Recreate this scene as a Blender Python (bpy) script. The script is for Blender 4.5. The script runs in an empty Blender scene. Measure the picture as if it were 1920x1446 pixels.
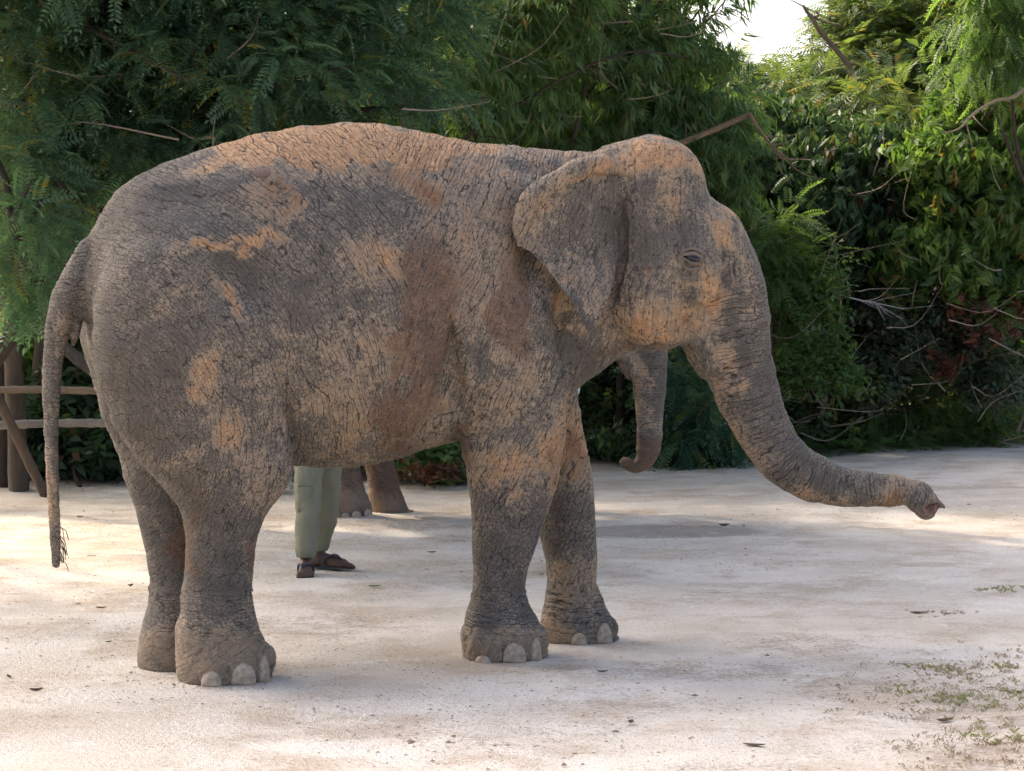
import bpy, bmesh, math, random
import numpy as np
from mathutils import Vector, Matrix

# ------------------------------------------------------------------ scene, camera, light
scene = bpy.context.scene
col = scene.collection
IMW, IMH, FPX, CAMH, YH = 1920.0, 1446.0, 4000.0, 1.5, 600.0
cam_d = bpy.data.cameras.new('camera'); cam = bpy.data.objects.new('camera', cam_d); col.objects.link(cam)
cam_d.sensor_width = 36.0; cam_d.lens = FPX / IMW * 36.0
cam_d.shift_y = -(IMH / 2 - YH) / IMW
cam_d.clip_start = 0.1; cam_d.clip_end = 400
cam.location = (0, 0, CAMH); cam.rotation_euler = (math.radians(90), 0, 0)
scene.camera = cam

SUN_EL = math.radians(40.0)
SUN_H = Vector((-0.72, 0.69)).normalized()           # horizontal direction towards the sun: back left
SUN_DIR = Vector((SUN_H.x * math.cos(SUN_EL), SUN_H.y * math.cos(SUN_EL), math.sin(SUN_EL)))
world = bpy.data.worlds.new('World'); scene.world = world; world.use_nodes = True
wn = world.node_tree.nodes; wl = world.node_tree.links
sky = wn.new('ShaderNodeTexSky'); sky.sky_type = 'NISHITA'; sky.sun_disc = False
sky.sun_elevation = SUN_EL; sky.sun_rotation = math.atan2(SUN_H.x, SUN_H.y)
sky.air_density = 0.7; sky.dust_density = 8.0; sky.ozone_density = 0.6
bg = wn['Background']; bg.inputs[1].default_value = 0.15
wl.new(sky.outputs[0], bg.inputs[0])
sun_d = bpy.data.lights.new('sun', 'SUN'); sun = bpy.data.objects.new('sun', sun_d); col.objects.link(sun)
sun_d.energy = 1.15; sun_d.angle = math.radians(1.5); sun_d.color = (1.0, 0.83, 0.62)
sun.rotation_euler = (-SUN_DIR).to_track_quat('-Z', 'Y').to_euler()
vs = scene.view_settings; vs.view_transform = 'Standard'; vs.look = 'None'; vs.exposure = 1.85; vs.gamma = 1.0
vs.use_curve_mapping = False
scene.cycles.use_denoising = True
scene.cycles.max_bounces = 6; scene.cycles.diffuse_bounces = 3; scene.cycles.transmission_bounces = 4
scene.cycles.transparent_max_bounces = 4
try:
    scene.cycles.use_adaptive_sampling = True; scene.cycles.adaptive_threshold = 0.035
except Exception: pass
RNG = np.random.default_rng(7)

# ------------------------------------------------------------------ helpers
def tag(o, label=None, cat=None, group=None, kind=None):
    if label: o['label'] = label
    if cat: o['category'] = cat
    if group: o['group'] = group
    if kind: o['kind'] = kind
    return o
def empty(name, loc=(0, 0, 0)):
    o = bpy.data.objects.new(name, None); col.objects.link(o); o.location = loc; o.empty_display_size = 0.1
    return o
def at(px, py, d):                                     # the place at distance d seen at a photo point
    return Vector(((px - 960) / FPX * d, d, CAMH - (py - YH) / FPX * d))
def ground_at(px, py, z=0.0):
    d = FPX * (CAMH - z) / (py - YH); return at(px, py, d)
def mesh_np(name, V, F, mat, parent=None, smooth=True, attrs=None, kind=None):
    """V (n,3); F (m,k) with constant k."""
    me = bpy.data.meshes.new(name)
    V = np.asarray(V, np.float32); F = np.asarray(F, np.int32)
    n, (m, k) = len(V), F.shape
    me.vertices.add(n); me.vertices.foreach_set('co', V.ravel())
    me.loops.add(m * k); me.loops.foreach_set('vertex_index', F.ravel())
    me.polygons.add(m)
    me.polygons.foreach_set('loop_start', np.arange(0, m * k, k, dtype=np.int32))
    me.polygons.foreach_set('loop_total', np.full(m, k, np.int32))
    if smooth: me.polygons.foreach_set('use_smooth', np.ones(m, bool))
    me.update(calc_edges=True); me.validate()
    for an, arr in (attrs or {}).items():
        arr = np.asarray(arr, np.float32)
        if arr.ndim == 1:
            a = me.attributes.new(an, 'FLOAT', 'POINT'); a.data.foreach_set('value', arr)
        else:
            a = me.attributes.new(an, 'FLOAT_VECTOR', 'POINT'); a.data.foreach_set('vector', arr.ravel())
    if mat: me.materials.append(mat)
    o = bpy.data.objects.new(name, me); col.objects.link(o)
    if parent: o.parent = parent
    if kind: o['kind'] = kind
    return o
def join_tris(parts):
    """list of (V,F) -> one V,F"""
    Vs, Fs, n = [], [], 0
    for V, F in parts:
        Vs.append(np.asarray(V, np.float32)); Fs.append(np.asarray(F, np.int32) + n); n += len(V)
    return np.concatenate(Vs), np.concatenate(Fs)
def tube(path, radii, seg=8, cap=True):
    """quads tube along path"""
    P = np.asarray(path, float); R = np.asarray(radii, float) * np.ones(len(P))
    T = np.gradient(P, axis=0); T /= np.linalg.norm(T, axis=1)[:, None] + 1e-9
    up = np.array([0.3, 0.2, 1.0]) if abs(T[0][2]) < 0.9 else np.array([1.0, 0.3, 0.0])
    N = np.cross(T[0], up); N /= np.linalg.norm(N); Vs = []
    a = np.linspace(0, 2 * np.pi, seg, endpoint=False)
    for i in range(len(P)):
        N = N - T[i] * np.dot(N, T[i]); N /= np.linalg.norm(N) + 1e-9; B = np.cross(T[i], N)
        Vs.append(P[i] + R[i] * (np.cos(a)[:, None] * N + np.sin(a)[:, None] * B))
    V = np.concatenate(Vs); F = []
    for i in range(len(P) - 1):
        for j in range(seg):
            j2 = (j + 1) % seg
            F.append((i * seg + j, i * seg + j2, (i + 1) * seg + j2, (i + 1) * seg + j))
    if cap:
        for base, c in ((0, P[0]), ((len(P) - 1) * seg, P[-1])):
            ci = len(V); V = np.concatenate([V, c[None]])
            for j in range(0, seg, 1):
                j2 = (j + 1) % seg
                F.append((base + j, base + j2, ci, ci))
    F = np.array(F); return V, F
def quads_to_mesh(name, parts, mat, parent=None, smooth=True, kind=None):
    V, F = join_tris(parts)
    me = bpy.data.meshes.new(name)
    faces = [tuple(dict.fromkeys(f)) for f in F.tolist()]
    me.from_pydata(V.tolist(), [], faces); me.update()
    if smooth: me.polygons.foreach_set('use_smooth', np.ones(len(me.polygons), bool))
    me.materials.append(mat)
    o = bpy.data.objects.new(name, me); col.objects.link(o)
    if parent: o.parent = parent
    if kind: o['kind'] = kind
    return o
def smooth_path(pts, n):
    """Catmull-Rom through pts (k,dim)"""
    P = np.asarray(pts, float); P = np.concatenate([2 * P[:1] - P[1:2], P, 2 * P[-1:] - P[-2:-1]])
    k = len(P) - 3; t = np.linspace(0, k - 1e-6, n); i = t.astype(int); u = (t - i)[:, None]
    p0, p1, p2, p3 = P[i], P[i + 1], P[i + 2], P[i + 3]
    return 0.5 * (2 * p1 + (p2 - p0) * u + (2 * p0 - 5 * p1 + 4 * p2 - p3) * u ** 2 + (3 * p1 - p0 - 3 * p2 + p3) * u ** 3)
def _hash(ix, iy, iz, seed):
    h = (ix * 374761393 + iy * 668265263 + iz * 2147483647 + seed * 144665) & 0xffffffff
    h = ((h ^ (h >> 13)) * 1274126177) & 0xffffffff
    return ((h ^ (h >> 16)) & 0xffff) / 65535.0
def vnoise(P, scale, seed=0):
    Q = np.asarray(P, float) * scale + 1000.0; I = np.floor(Q).astype(np.int64); f = Q - I; f = f * f * (3 - 2 * f)
    out = 0
    for dx in (0, 1):
        for dy in (0, 1):
            for dz in (0, 1):
                w = (f[:, 0] if dx else 1 - f[:, 0]) * (f[:, 1] if dy else 1 - f[:, 1]) * (f[:, 2] if dz else 1 - f[:, 2])
                out = out + w * _hash(I[:, 0] + dx, I[:, 1] + dy, I[:, 2] + dz, seed)
    return out
def fbm(P, scale, seed=0, oct=4):
    a, s, tot = 0.5, 0.0, 0.0
    for o in range(oct):
        s = s + a * vnoise(P, scale * 2 ** o, seed + o * 17); tot += a; a *= 0.5
    return s / tot

class NT:
    """small node-tree writer"""
    def __init__(self, name):
        self.m = bpy.data.materials.new(name); self.m.use_nodes = True
        self.t = self.m.node_tree; self.n = self.t.nodes; self.l = self.t.links
        self.n.clear(); self.out = self.n.new('ShaderNodeOutputMaterial')
    def node(self, typ, ins=None, **props):
        nd = self.n.new(typ)
        for k, v in props.items(): setattr(nd, k, v)
        for k, v in (ins or {}).items():
            if isinstance(v, bpy.types.NodeSocket): self.l.new(v, nd.inputs[k])
            else: nd.inputs[k].default_value = v
        return nd
    def math(self, op, a, b=None, c=None, clamp=False):
        nd = self.n.new('ShaderNodeMath'); nd.operation = op; nd.use_clamp = clamp
        for i, v in enumerate((a, b, c)):
            if v is None: continue
            if isinstance(v, bpy.types.NodeSocket): self.l.new(v, nd.inputs[i])
            else: nd.inputs[i].default_value = v
        return nd.outputs[0]
    def vmul(self, v, s):
        nd = self.n.new('ShaderNodeVectorMath'); nd.operation = 'MULTIPLY'; self.l.new(v, nd.inputs[0]); nd.inputs[1].default_value = s
        return nd.outputs[0]
    def vadd(self, a, b):
        nd = self.n.new('ShaderNodeVectorMath'); nd.operation = 'ADD'; self.l.new(a, nd.inputs[0])
        if isinstance(b, bpy.types.NodeSocket): self.l.new(b, nd.inputs[1])
        else: nd.inputs[1].default_value = b
        return nd.outputs[0]
    def attr(self, name):
        nd = self.n.new('ShaderNodeAttribute'); nd.attribute_name = name; return nd
    def noise(self, vec, scale, detail=3, rough=0.5, out='Fac', dist=0.0):
        nd = self.node('ShaderNodeTexNoise', {'Vector': vec, 'Scale': scale, 'Detail': detail, 'Roughness': rough, 'Distortion': dist})
        return nd.outputs[out]
    def step(self, v, a, b, lo=0.0, hi=1.0, kind='SMOOTHSTEP'):
        nd = self.n.new('ShaderNodeMapRange'); nd.interpolation_type = kind
        self.l.new(v, nd.inputs[0])
        for i, x in enumerate((a, b, lo, hi)):
            if isinstance(x, bpy.types.NodeSocket): self.l.new(x, nd.inputs[i + 1])
            else: nd.inputs[i + 1].default_value = x
        return nd.outputs[0]
    def mix(self, f, a, b, mode='MIX'):
        nd = self.n.new('ShaderNodeMix'); nd.data_type = 'RGBA'; nd.blend_type = mode
        for k, v in ((0, f), (6, a), (7, b)):
            if isinstance(v, bpy.types.NodeSocket): self.l.new(v, nd.inputs[k])
            elif k == 0: nd.inputs[k].default_value = v
            else: nd.inputs[k].default_value = (*v, 1.0)
        return nd.outputs[2]
    def bump(self, h, strength, dist, normal=None):
        ins = {'Height': h, 'Strength': strength, 'Distance': dist}
        if normal is not None: ins['Normal'] = normal
        return self.node('ShaderNodeBump', ins).outputs[0]
    def finish(self, color, rough=0.8, normal=None, spec=0.3, **extra):
        b = self.n.new('ShaderNodeBsdfPrincipled')
        for k, v in (('Base Color', color), ('Roughness', rough), ('Specular IOR Level', spec), ('Normal', normal)):
            if v is None: continue
            if isinstance(v, bpy.types.NodeSocket): self.l.new(v, b.inputs[k])
            else: b.inputs[k].default_value = (*v, 1.0) if k == 'Base Color' else v
        self.l.new(b.outputs[0], self.out.inputs[0]); return self.m
# ------------------------------------------------------------------ elephant: signed-distance sculpt
SC = 425.0                                             # photo points per metre of the model sheet
def Yc(px):
    px = np.asarray(px, float)
    a = 9.1 + (np.minimum(px, 1000) - 350) * 0.00104
    t = np.clip((px - 1000) / 280.0, 0, 1)
    return a + 0.00104 * 280 * (t - t * t / 2)
def yaw(px):
    px = np.asarray(px, float); d = Yc(px); s = np.where(px < 1000, 0.00104, 0.00104 * (1 - np.clip((px - 1000) / 280.0, 0, 1)))
    return np.arctan(s * FPX / d)
def to_px(L):
    return 960 + SC * L[..., 0], YH - SC * (L[..., 2] - 1.5)
def warp(L):
    L = np.asarray(L, float); px, py = to_px(L); d = Yc(px); a = yaw(px)
    return np.stack([(px - 960) / FPX * d - np.sin(a) * L[..., 1], d + np.cos(a) * L[..., 1], CAMH - (py - YH) / FPX * d], -1)
def project(Wd):
    return 960 + FPX * Wd[..., 0] / Wd[..., 1], YH - FPX * (Wd[..., 2] - CAMH) / Wd[..., 1]
def near(px, py, y):
    """model coordinates of a point at lateral offset y that shows at photo point px,py"""
    X, Z = (px - 960) / SC, 1.5 + (YH - py) / SC
    for _ in range(6):
        qx, qy = project(warp(np.array([X, y, Z]))); X += (px - qx) / SC; Z -= (py - qy) / SC
    return X, Z

class Field:
    def __init__(self, lo, hi, h):
        self.lo = np.array(lo, float); self.h = h
        self.n = np.ceil((np.array(hi) - self.lo) / h).astype(int) + 1
        self.D = np.full(self.n, 0.6, np.float32)
        self.ax = [(self.lo[i] + h * np.arange(self.n[i])).astype(np.float32) for i in range(3)]
    def box(self, lo, hi, pad):
        s = []
        for i in range(3):
            a = int(np.clip(np.floor((lo[i] - pad - self.lo[i]) / self.h), 0, self.n[i]))
            b = int(np.clip(np.ceil((hi[i] + pad - self.lo[i]) / self.h) + 1, 0, self.n[i]))
            s.append(slice(a, b))
        X = self.ax[0][s[0]][:, None, None]; Y = self.ax[1][s[1]][None, :, None]; Z = self.ax[2][s[2]][None, None, :]
        return tuple(s), X, Y, Z
    def union(self, s, d, k):
        a = self.D[s]; d = d.astype(np.float32)
        hh = np.clip(0.5 + 0.5 * (a - d) / k, 0, 1)
        self.D[s] = a + (d - a) * hh - k * hh * (1 - hh)
    def carve(self, s, d, k):                          # smooth subtraction of d
        a = self.D[s]; d = -d.astype(np.float32)
        hh = np.clip(0.5 - 0.5 * (a - d) / k, 0, 1)
        self.D[s] = a + (d - a) * hh + k * hh * (1 - hh)
    @staticmethod
    def ell(u, v, a, b, n=2.0):
        if n == 2.0:
            f = np.sqrt(u * u + v * v) + 1e-5; g = np.sqrt((u / a) ** 2 + (v / b) ** 2) / f + 1e-5
        else:
            U, Vv = np.abs(u) + 1e-6, np.abs(v) + 1e-6
            f = (U ** n + Vv ** n) ** (1 / n); g = f ** (1 - n) * np.sqrt((U ** (n - 1) / a) ** 2 + (Vv ** (n - 1) / b) ** 2) + 1e-5
        return (f - 1) / g
    def loft_z(self, st, k, n=2.0, cap=0.02, sm=2, ktop=None):
        """stations (py, xl, xr, y, wy)"""
        T = []
        for py, xl, xr, y, wy in st:
            X0, Z0 = near(xl, py, y); X1, Z1 = near(xr, py, y); T.append(((Z0 + Z1) / 2, (X0 + X1) / 2, (X1 - X0) / 2, y, wy))
        T = np.array(sorted(T)); tab = smooth_tab(T, sm)
        lo = (np.min(T[:, 1] - T[:, 2]), np.min(T[:, 3] - T[:, 4]), T[0, 0]); hi = (np.max(T[:, 1] + T[:, 2]), np.max(T[:, 3] + T[:, 4]), T[-1, 0])
        s, X, Y, Z = self.box(lo, hi, (ktop[0] if ktop else k) + 0.03); z = Z.ravel()
        if ktop:                                       # softer join above: (k, py where full, py where k again)
            t = np.clip((ktop[2] - (YH - SC * (z - 1.5))) / (ktop[2] - ktop[1]), 0, 1)
            k = (k + (ktop[0] - k) * t)[None, None, :].astype(np.float32)
        cx, a, cy, b = (np.interp(z, tab[:, 0], tab[:, i])[None, None, :] for i in (1, 2, 3, 4))
        d = self.ell((X - cx) / a, (Y - cy) / b, a, b, n)
        d = np.maximum(d, np.maximum(Z - T[-1, 0], T[0, 0] - Z))
        self.union(s, d, k)
    def loft_x(self, st, k, n=2.0, sm=2):
        """stations (px, ytop, ybot, w, frac) centred on y=0; frac: where between top and bottom it is widest"""
        T = np.array([((px - 960) / SC, 1.5 + (YH - yt) / SC, 1.5 + (YH - yb) / SC, w, fr) for px, yt, yb, w, fr in st])
        tab = smooth_tab(T, sm)
        lo = (T[0, 0], -T[:, 3].max(), T[:, 2].min()); hi = (T[-1, 0], T[:, 3].max(), T[:, 1].max())
        s, X, Y, Z = self.box(lo, hi, k + 0.03); x = X.ravel()
        zt, zb, w, fr = (np.interp(x, tab[:, 0], tab[:, i])[:, None, None] for i in (1, 2, 3, 4))
        zc = zt + (zb - zt) * fr; h = np.where(Z > zc, zt - zc, zc - zb)
        d = self.ell(Y / w, (Z - zc) / h, w, h, n)
        d = np.maximum(d, np.maximum(X - T[-1, 0], T[0, 0] - X))
        self.union(s, d, k)
    def chain(self, P, R, k, ys=1.0, carve=False):
        """P (n,3) model coordinates, R radii; ys: sideways squash"""
        P = np.asarray(P, float); R = np.asarray(R, float); m = R.max()
        lo = P.min(0) - m; hi = P.max(0) + m
        s, X, Y, Z = self.box(lo, hi, k + 0.03)
        d = np.full((X.size, Y.size, Z.size), 1.0, np.float32)
        for i in range(len(P) - 1):
            A, B = P[i], P[i + 1]; rr = max(R[i], R[i + 1]); pad = rr + k + 0.05
            l2, h2 = np.minimum(A, B), np.maximum(A, B)
            ix = np.nonzero((X.ravel() > l2[0] - pad) & (X.ravel() < h2[0] + pad))[0]
            iy = np.nonzero((Y.ravel() > l2[1] - pad) & (Y.ravel() < h2[1] + pad))[0]
            iz = np.nonzero((Z.ravel() > l2[2] - pad) & (Z.ravel() < h2[2] + pad))[0]
            if not (len(ix) and len(iy) and len(iz)): continue
            q = (slice(ix[0], ix[-1] + 1), slice(iy[0], iy[-1] + 1), slice(iz[0], iz[-1] + 1))
            x, y, z = X[q[0]] - A[0], (Y[:, q[1]] - A[1]) / ys, Z[:, :, q[2]] - A[2]
            ab = B - A; ab = np.array([ab[0], ab[1] / ys, ab[2]]); L2 = ab @ ab + 1e-9
            t = np.clip((x * ab[0] + y * ab[1] + z * ab[2]) / L2, 0, 1)
            e = np.sqrt((x - t * ab[0]) ** 2 + (y - t * ab[1]) ** 2 + (z - t * ab[2]) ** 2) - (R[i] + (R[i + 1] - R[i]) * t)
            d[q] = np.minimum(d[q], e)
        (self.carve if carve else self.union)(s, d, k)
    def ball(self, px, py, y, rx, ry, rz, k, rot=0.0, carve=False, both=False):
        """ellipsoid seen at px,py; radii in metres along x, sideways, z; rot turns it in the picture plane"""
        for sg in ((1, -1) if both else (1,)):
            if sg == 1: x0, z0 = near(px, py, y)
            c = np.array([x0, y * sg, z0]); m = max(rx, rz)
            s, X, Y, Z = self.box((c[0] - m, c[1] - ry, c[2] - m), (c[0] + m, c[1] + ry, c[2] + m), k + 0.03)
            x, yy, z = X - c[0], Y - c[1], Z - c[2]; ca, sa = math.cos(rot), math.sin(rot)
            u, w = x * ca + z * sa, -x * sa + z * ca
            f = np.sqrt((u / rx) ** 2 + (yy / ry) ** 2 + (w / rz) ** 2) + 1e-5
            g = np.sqrt((u / rx ** 2) ** 2 + (yy / ry ** 2) ** 2 + (w / rz ** 2) ** 2) / f + 1e-5
            (self.carve if carve else self.union)(s, (f - 1) / g, k)
    def surf_y(self, px, py):
        """sideways position of the near surface under a photo point"""
        y = -0.3
        for _ in range(8):
            X, Z = near(px, py, y)
            i, kk = int(round((X - self.lo[0]) / self.h)), int(round((Z - self.lo[2]) / self.h))
            if not (0 <= i < self.n[0] and 0 <= kk < self.n[2]): return None
            ins = np.nonzero(self.D[i, :, kk] < 0)[0]
            if len(ins) == 0: return None
            y = self.ax[1][ins[0]]
        return float(y)
    def mesh(self):
        """surface nets"""
        D = self.D; S = D < 0; n = self.n
        c = S[:-1, :-1, :-1].astype(np.int8)
        for a, b, e in ((1, 0, 0), (0, 1, 0), (0, 0, 1), (1, 1, 0), (1, 0, 1), (0, 1, 1), (1, 1, 1)):
            c = c + S[a:n[0] - 1 + a, b:n[1] - 1 + b, e:n[2] - 1 + e]
        I = np.argwhere((c > 0) & (c < 8)); idx = np.full(c.shape, -1, np.int32); idx[I[:, 0], I[:, 1], I[:, 2]] = np.arange(len(I))
        acc = np.zeros((len(I), 3)); cnt = np.zeros(len(I))
        cor = [np.array((a, b, e)) for a in (0, 1) for b in (0, 1) for e in (0, 1)]
        for p in cor:
            for axis in range(3):
                if p[axis]: continue
                q = p.copy(); q[axis] = 1
                d0 = D[I[:, 0] + p[0], I[:, 1] + p[1], I[:, 2] + p[2]]; d1 = D[I[:, 0] + q[0], I[:, 1] + q[1], I[:, 2] + q[2]]
                mk = (d0 < 0) != (d1 < 0); t = np.where(mk, d0 / np.where(mk, d0 - d1, 1), 0)
                pt = p[None] + t[:, None] * (q - p)[None]; acc[mk] += pt[mk]; cnt[mk] += 1
        V = self.lo + self.h * (I + acc / cnt[:, None]); Fs = []
        for axis in range(3):
            o = [a for a in range(3) if a != axis]
            sl0 = [slice(1, -1)] * 3; sl1 = [slice(1, -1)] * 3; sl0[axis] = slice(0, -1); sl1[axis] = slice(1, None)
            A, B = S[tuple(sl0)], S[tuple(sl1)]
            for flip, M in ((False, A & ~B), (True, ~A & B)):
                E = np.argwhere(M); off = np.ones(3, int); off[axis] = 0; E = E + off
                def g(da, db):
                    e = E.copy(); e[:, o[0]] -= da; e[:, o[1]] -= db; return idx[e[:, 0], e[:, 1], e[:, 2]]
                q = np.stack([g(1, 1), g(0, 1), g(0, 0), g(1, 0)], 1)
                if (axis == 1) != flip: q = q[:, ::-1]
                Fs.append(q)
        return V, np.concatenate(Fs)

def smooth_tab(T, sm):
    z = np.linspace(T[0, 0], T[-1, 0], 160); out = [z]
    for i in range(1, T.shape[1]):
        v = np.interp(z, T[:, 0], T[:, i])
        for _ in range(sm * 3):
            w = v.copy(); w[1:-1] = 0.25 * v[:-2] + 0.5 * v[1:-1] + 0.25 * v[2:]; v = w
        out.append(v)
    return np.stack(out, 1)
def pts(seq, y=0.0):
    """photo points with radius in photo points -> model points, radii"""
    P, R = [], []
    for e in seq:
        yy = e[3] if len(e) > 3 else y
        X, Z = near(e[0], e[1], yy); P.append((X, yy, Z)); R.append(e[2] / SC)
    return np.array(P), np.array(R)
def dense(P, R, n):
    Q = smooth_path(np.concatenate([P, R[:, None]], 1), n); return Q[:, :3], np.maximum(Q[:, 3], 0.003)

TRUNK_A = [(1318, 462, 84), (1345, 505, 80), (1364, 560, 74), (1374, 625, 69), (1386, 685, 62.5), (1402, 738, 57), (1429, 800, 52.5),
           (1467, 858, 47.5), (1514, 891, 43), (1574, 912, 37), (1637, 918, 31), (1690, 921, 24.5), (1722, 929, 23)]
REAR_NEAR = [(375, 290, 420, -.16, .06), (420, 235, 462, -.22, .16), (470, 208, 482, -.25, .22), (550, 182, 505, -.27, .26), (650, 176, 525, -.285, .265), (720, 188, 537, -.285, .255),
             (800, 218, 543, -.275, .235), (860, 258, 541, -.265, .22), (905, 305, 526, -.255, .20), (960, 343, 497, -.245, .175), (1010, 352, 478, -.24, .155),
             (1080, 348, 470, -.23, .148), (1130, 343, 468, -.225, .148), (1180, 336, 480, -.22, .16), (1215, 331, 500, -.22, .175), (1245, 331, 509, -.22, .185), (1290, 338, 505, -.22, .18)]
REAR_FAR = [(340, 270, 380, .14, .08), (420, 205, 400, .22, .17), (500, 190, 420, .24, .24), (650, 172, 480, .26, .25), (760, 186, 500, .26, .24), (850, 224, 480, .24, .21), (900, 238, 440, .22, .19),
            (960, 256, 400, .20, .165), (1040, 276, 385, .19, .15), (1100, 284, 380, .185, .145), (1150, 279, 378, .18, .145), (1200, 263, 385, .18, .16),
            (1240, 258, 395, .18, .17), (1275, 264, 393, .18, .165)]
FRONT_NEAR = [(330, 940, 1000, -.10, .05), (400, 910, 1030, -.17, .11), (500, 880, 1050, -.235, .15), (600, 860, 1058, -.265, .175), (680, 853, 1057, -.265, .185), (760, 859, 1053, -.255, .18), (830, 878, 1050, -.24, .172),
              (900, 885, 1040, -.225, .16), (960, 887, 1022, -.21, .145), (1020, 889, 1003, -.20, .128), (1070, 890, 985, -.19, .115), (1110, 889, 979, -.19, .113),
              (1140, 886, 990, -.19, .125), (1175, 874, 1011, -.19, .15), (1205, 869, 1022, -.19, .168), (1245, 874, 1021, -.19, .168)]
FRONT_FAR = [(600, 985, 1080, .20, .16), (740, 990, 1078, .20, .17), (820, 993, 1091, .2, .16), (900, 1002, 1106, .19, .15), (980, 1008, 1116, .18, .138),
             (1050, 1024, 1119, .17, .122), (1100, 1030, 1117, .16, .112), (1140, 1022, 1135, .16, .125), (1180, 1014, 1157, .16, .15), (1225, 1018, 1160, .16, .155)]
TAIL = [(168, 470, 26), (150, 510, 30), (128, 556, 31), (112, 600, 26), (103, 650, 22), (97, 705, 19.5), (96, 800, 15.5), (99, 900, 12.5), (103, 1000, 11.5), (105, 1058, 9.5)]

def sculpt(h, second=False):
    F = Field((-2.15, -0.66, -0.2), (2.0, 0.66, 2.42), h)
    F.loft_x([(160, 470, 600, .09, .45), (180, 418, 690, .20, .45), (212, 372, 760, .31, .45), (260, 329, 800, .39, .45), (320, 303, 832, .45, .47), (400, 277, 852, .49, .5),
              (480, 254, 864, .525, .54), (560, 240, 874, .55, .56), (640, 233, 876, .56, .57), (720, 236, 864, .54, .57), (800, 253, 838, .50, .56), (880, 270, 812, .44, .55),
              (960, 275, 795, .375, .52), (1030, 285, 768, .285, .48), (1090, 287, 722, .215, .45), (1150, 283, 676, .20, .45), (1215, 300, 640, .18, .5)], 0.02, n=2.05, sm=3)
    F.loft_z(FRONT_FAR, 0.05)
    F.loft_z([(p, a + 185 * max(0, (p - 620) / 640), b + 185 * max(0, (p - 620) / 640), c, d) for p, a, b, c, d in REAR_FAR] if second else REAR_FAR, 0.06)
    F.loft_z(REAR_NEAR, 0.03, n=2.1, ktop=(.15, 560, 830)); F.loft_z(FRONT_NEAR, 0.022, n=2.1, ktop=(.14, 520, 720))
    # hip bone, ribs, shoulder blade, elbow, knee, hock
    F.ball(455, 365, -.24, .12, .10, .06, 0.16, rot=.4, both=True)
    F.ball(335, 580, -.36, .24, .14, .30, 0.16, both=True)
    F.ball(960, 480, -.27, .15, .085, .27, 0.16, rot=-.15, both=True)
    F.ball(955, 650, -.36, .17, .07, .20, 0.12, both=True)
    F.ball(893, 838, -.25, .055, .08, .07, 0.05)
    F.ball(487, 880, -.31, .10, .12, .12, 0.08)
    F.ball(465, 510, -.625, .15, .16, .17, 0.11, rot=.6, carve=True)          # flank hollow
    F.ball(835, 560, -.60, .07, .10, .26, 0.12, rot=-.2, carve=True)
    F.ball(842, 720, -.47, .035, .10, .15, 0.10, rot=-.12, carve=True)        # fold behind the foreleg
    def groove(seq, k, dy=0.0):
        A, B = pts([(x, y, r) for x, y, r in seq])
        for i, (x, y, r) in enumerate(seq):
            yy = F.surf_y(x, y)
            yy = (-.3 if yy is None else yy) + dy; X, Z = near(x, y, yy); A[i] = (X, yy, Z)
        A, B = dense(A, B, len(A) * 4); F.chain(A, B, k, carve=True)
    groove([(846, 600, 3), (848, 650, 9), (852, 710, 14), (858, 770, 13), (870, 815, 8)], .035)       # fold behind the foreleg
    groove([(520, 690, 3), (538, 750, 7), (545, 810, 10), (544, 860, 10)], .035)                      # fold before the thigh
    # head
    F.loft_z([(254, 1206, 1238, 0, .06), (262, 1178, 1256, 0, .14), (285, 1135, 1284, 0, .215), (320, 1105, 1308, 0, .265), (360, 1085, 1323, 0, .29), (400, 1080, 1345, 0, .30),
              (450, 1085, 1375, 0, .305), (500, 1095, 1380, 0, .295), (560, 1105, 1335, 0, .28), (605, 1122, 1300, 0, .25), (635, 1145, 1288, 0, .19), (655, 1185, 1262, 0, .10)], 0.06, n=2.2)
    if second:
        tr = [(1310, 462, 84), (1338, 515, 80), (1366, 565, 72), (1384, 622, 62), (1386, 735, 51), (1386, 850, 43), (1382, 945, 37), (1366, 1006, 33), (1336, 1030, 27), (1310, 1008, 20)]
    else: tr = TRUNK_A
    P, R = dense(*pts(tr), 70); F.trunk = (P, R)
    F.chain(P, R, 0.05, ys=0.92)
    if not second:
        A, B = pts([(1720, 930, 24), (1730, 945, 27), (1736, 954, 25)]); F.chain(A, B, 0.012)
        A, B = pts([(1722, 922, 18), (1745, 934, 13), (1760, 944, 9.5), (1771, 952, 6.5)]); F.chain(A, B, 0.012)
        A, B = pts([(1733, 944, 6, -.02), (1744, 953, 8, -.045), (1752, 960, 9, -.065)]); F.chain(A, B, 0.006, carve=True)
        A, B = pts([(1738, 944, 6, .0), (1756, 955, 8, -.02), (1764, 962, 9, -.03)]); F.chain(A, B, 0.006, carve=True)
    else:
        A, B = pts([(1310, 1008, 18), (1302, 990, 11), (1299, 976, 6)]); F.chain(A, B, 0.02)
    for tx, ty, tr_ in [(395, 1252, .05), (457, 1245, .06), (495, 1235, .055), (965, 1206, .058), (1006, 1198, .05), (905, 1210, .05), (1086, 1192, .05), (1135, 1184, .055)]:   # toes
        yy = F.surf_y(tx, ty)
        if yy is not None: F.ball(tx, ty, yy + tr_ * .62, tr_, tr_, tr_ * 1.25, 0.02)
    # dome cleft, temple, brow, cheek, jaw, lip
    F.ball(1215, 303, -.085, .19, .125, .10, 0.07, rot=-.12, both=True)
    F.ball(1275, 330, -.09, .09, .12, .13, 0.08, rot=.5, both=True)
    F.ball(1262, 410, -.41, .09, .12, .11, 0.12, rot=.4, carve=True)        # temple hollow
    F.ball(1215, 555, -.19, .15, .11, .17, 0.10, both=True)                  # cheek
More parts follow.
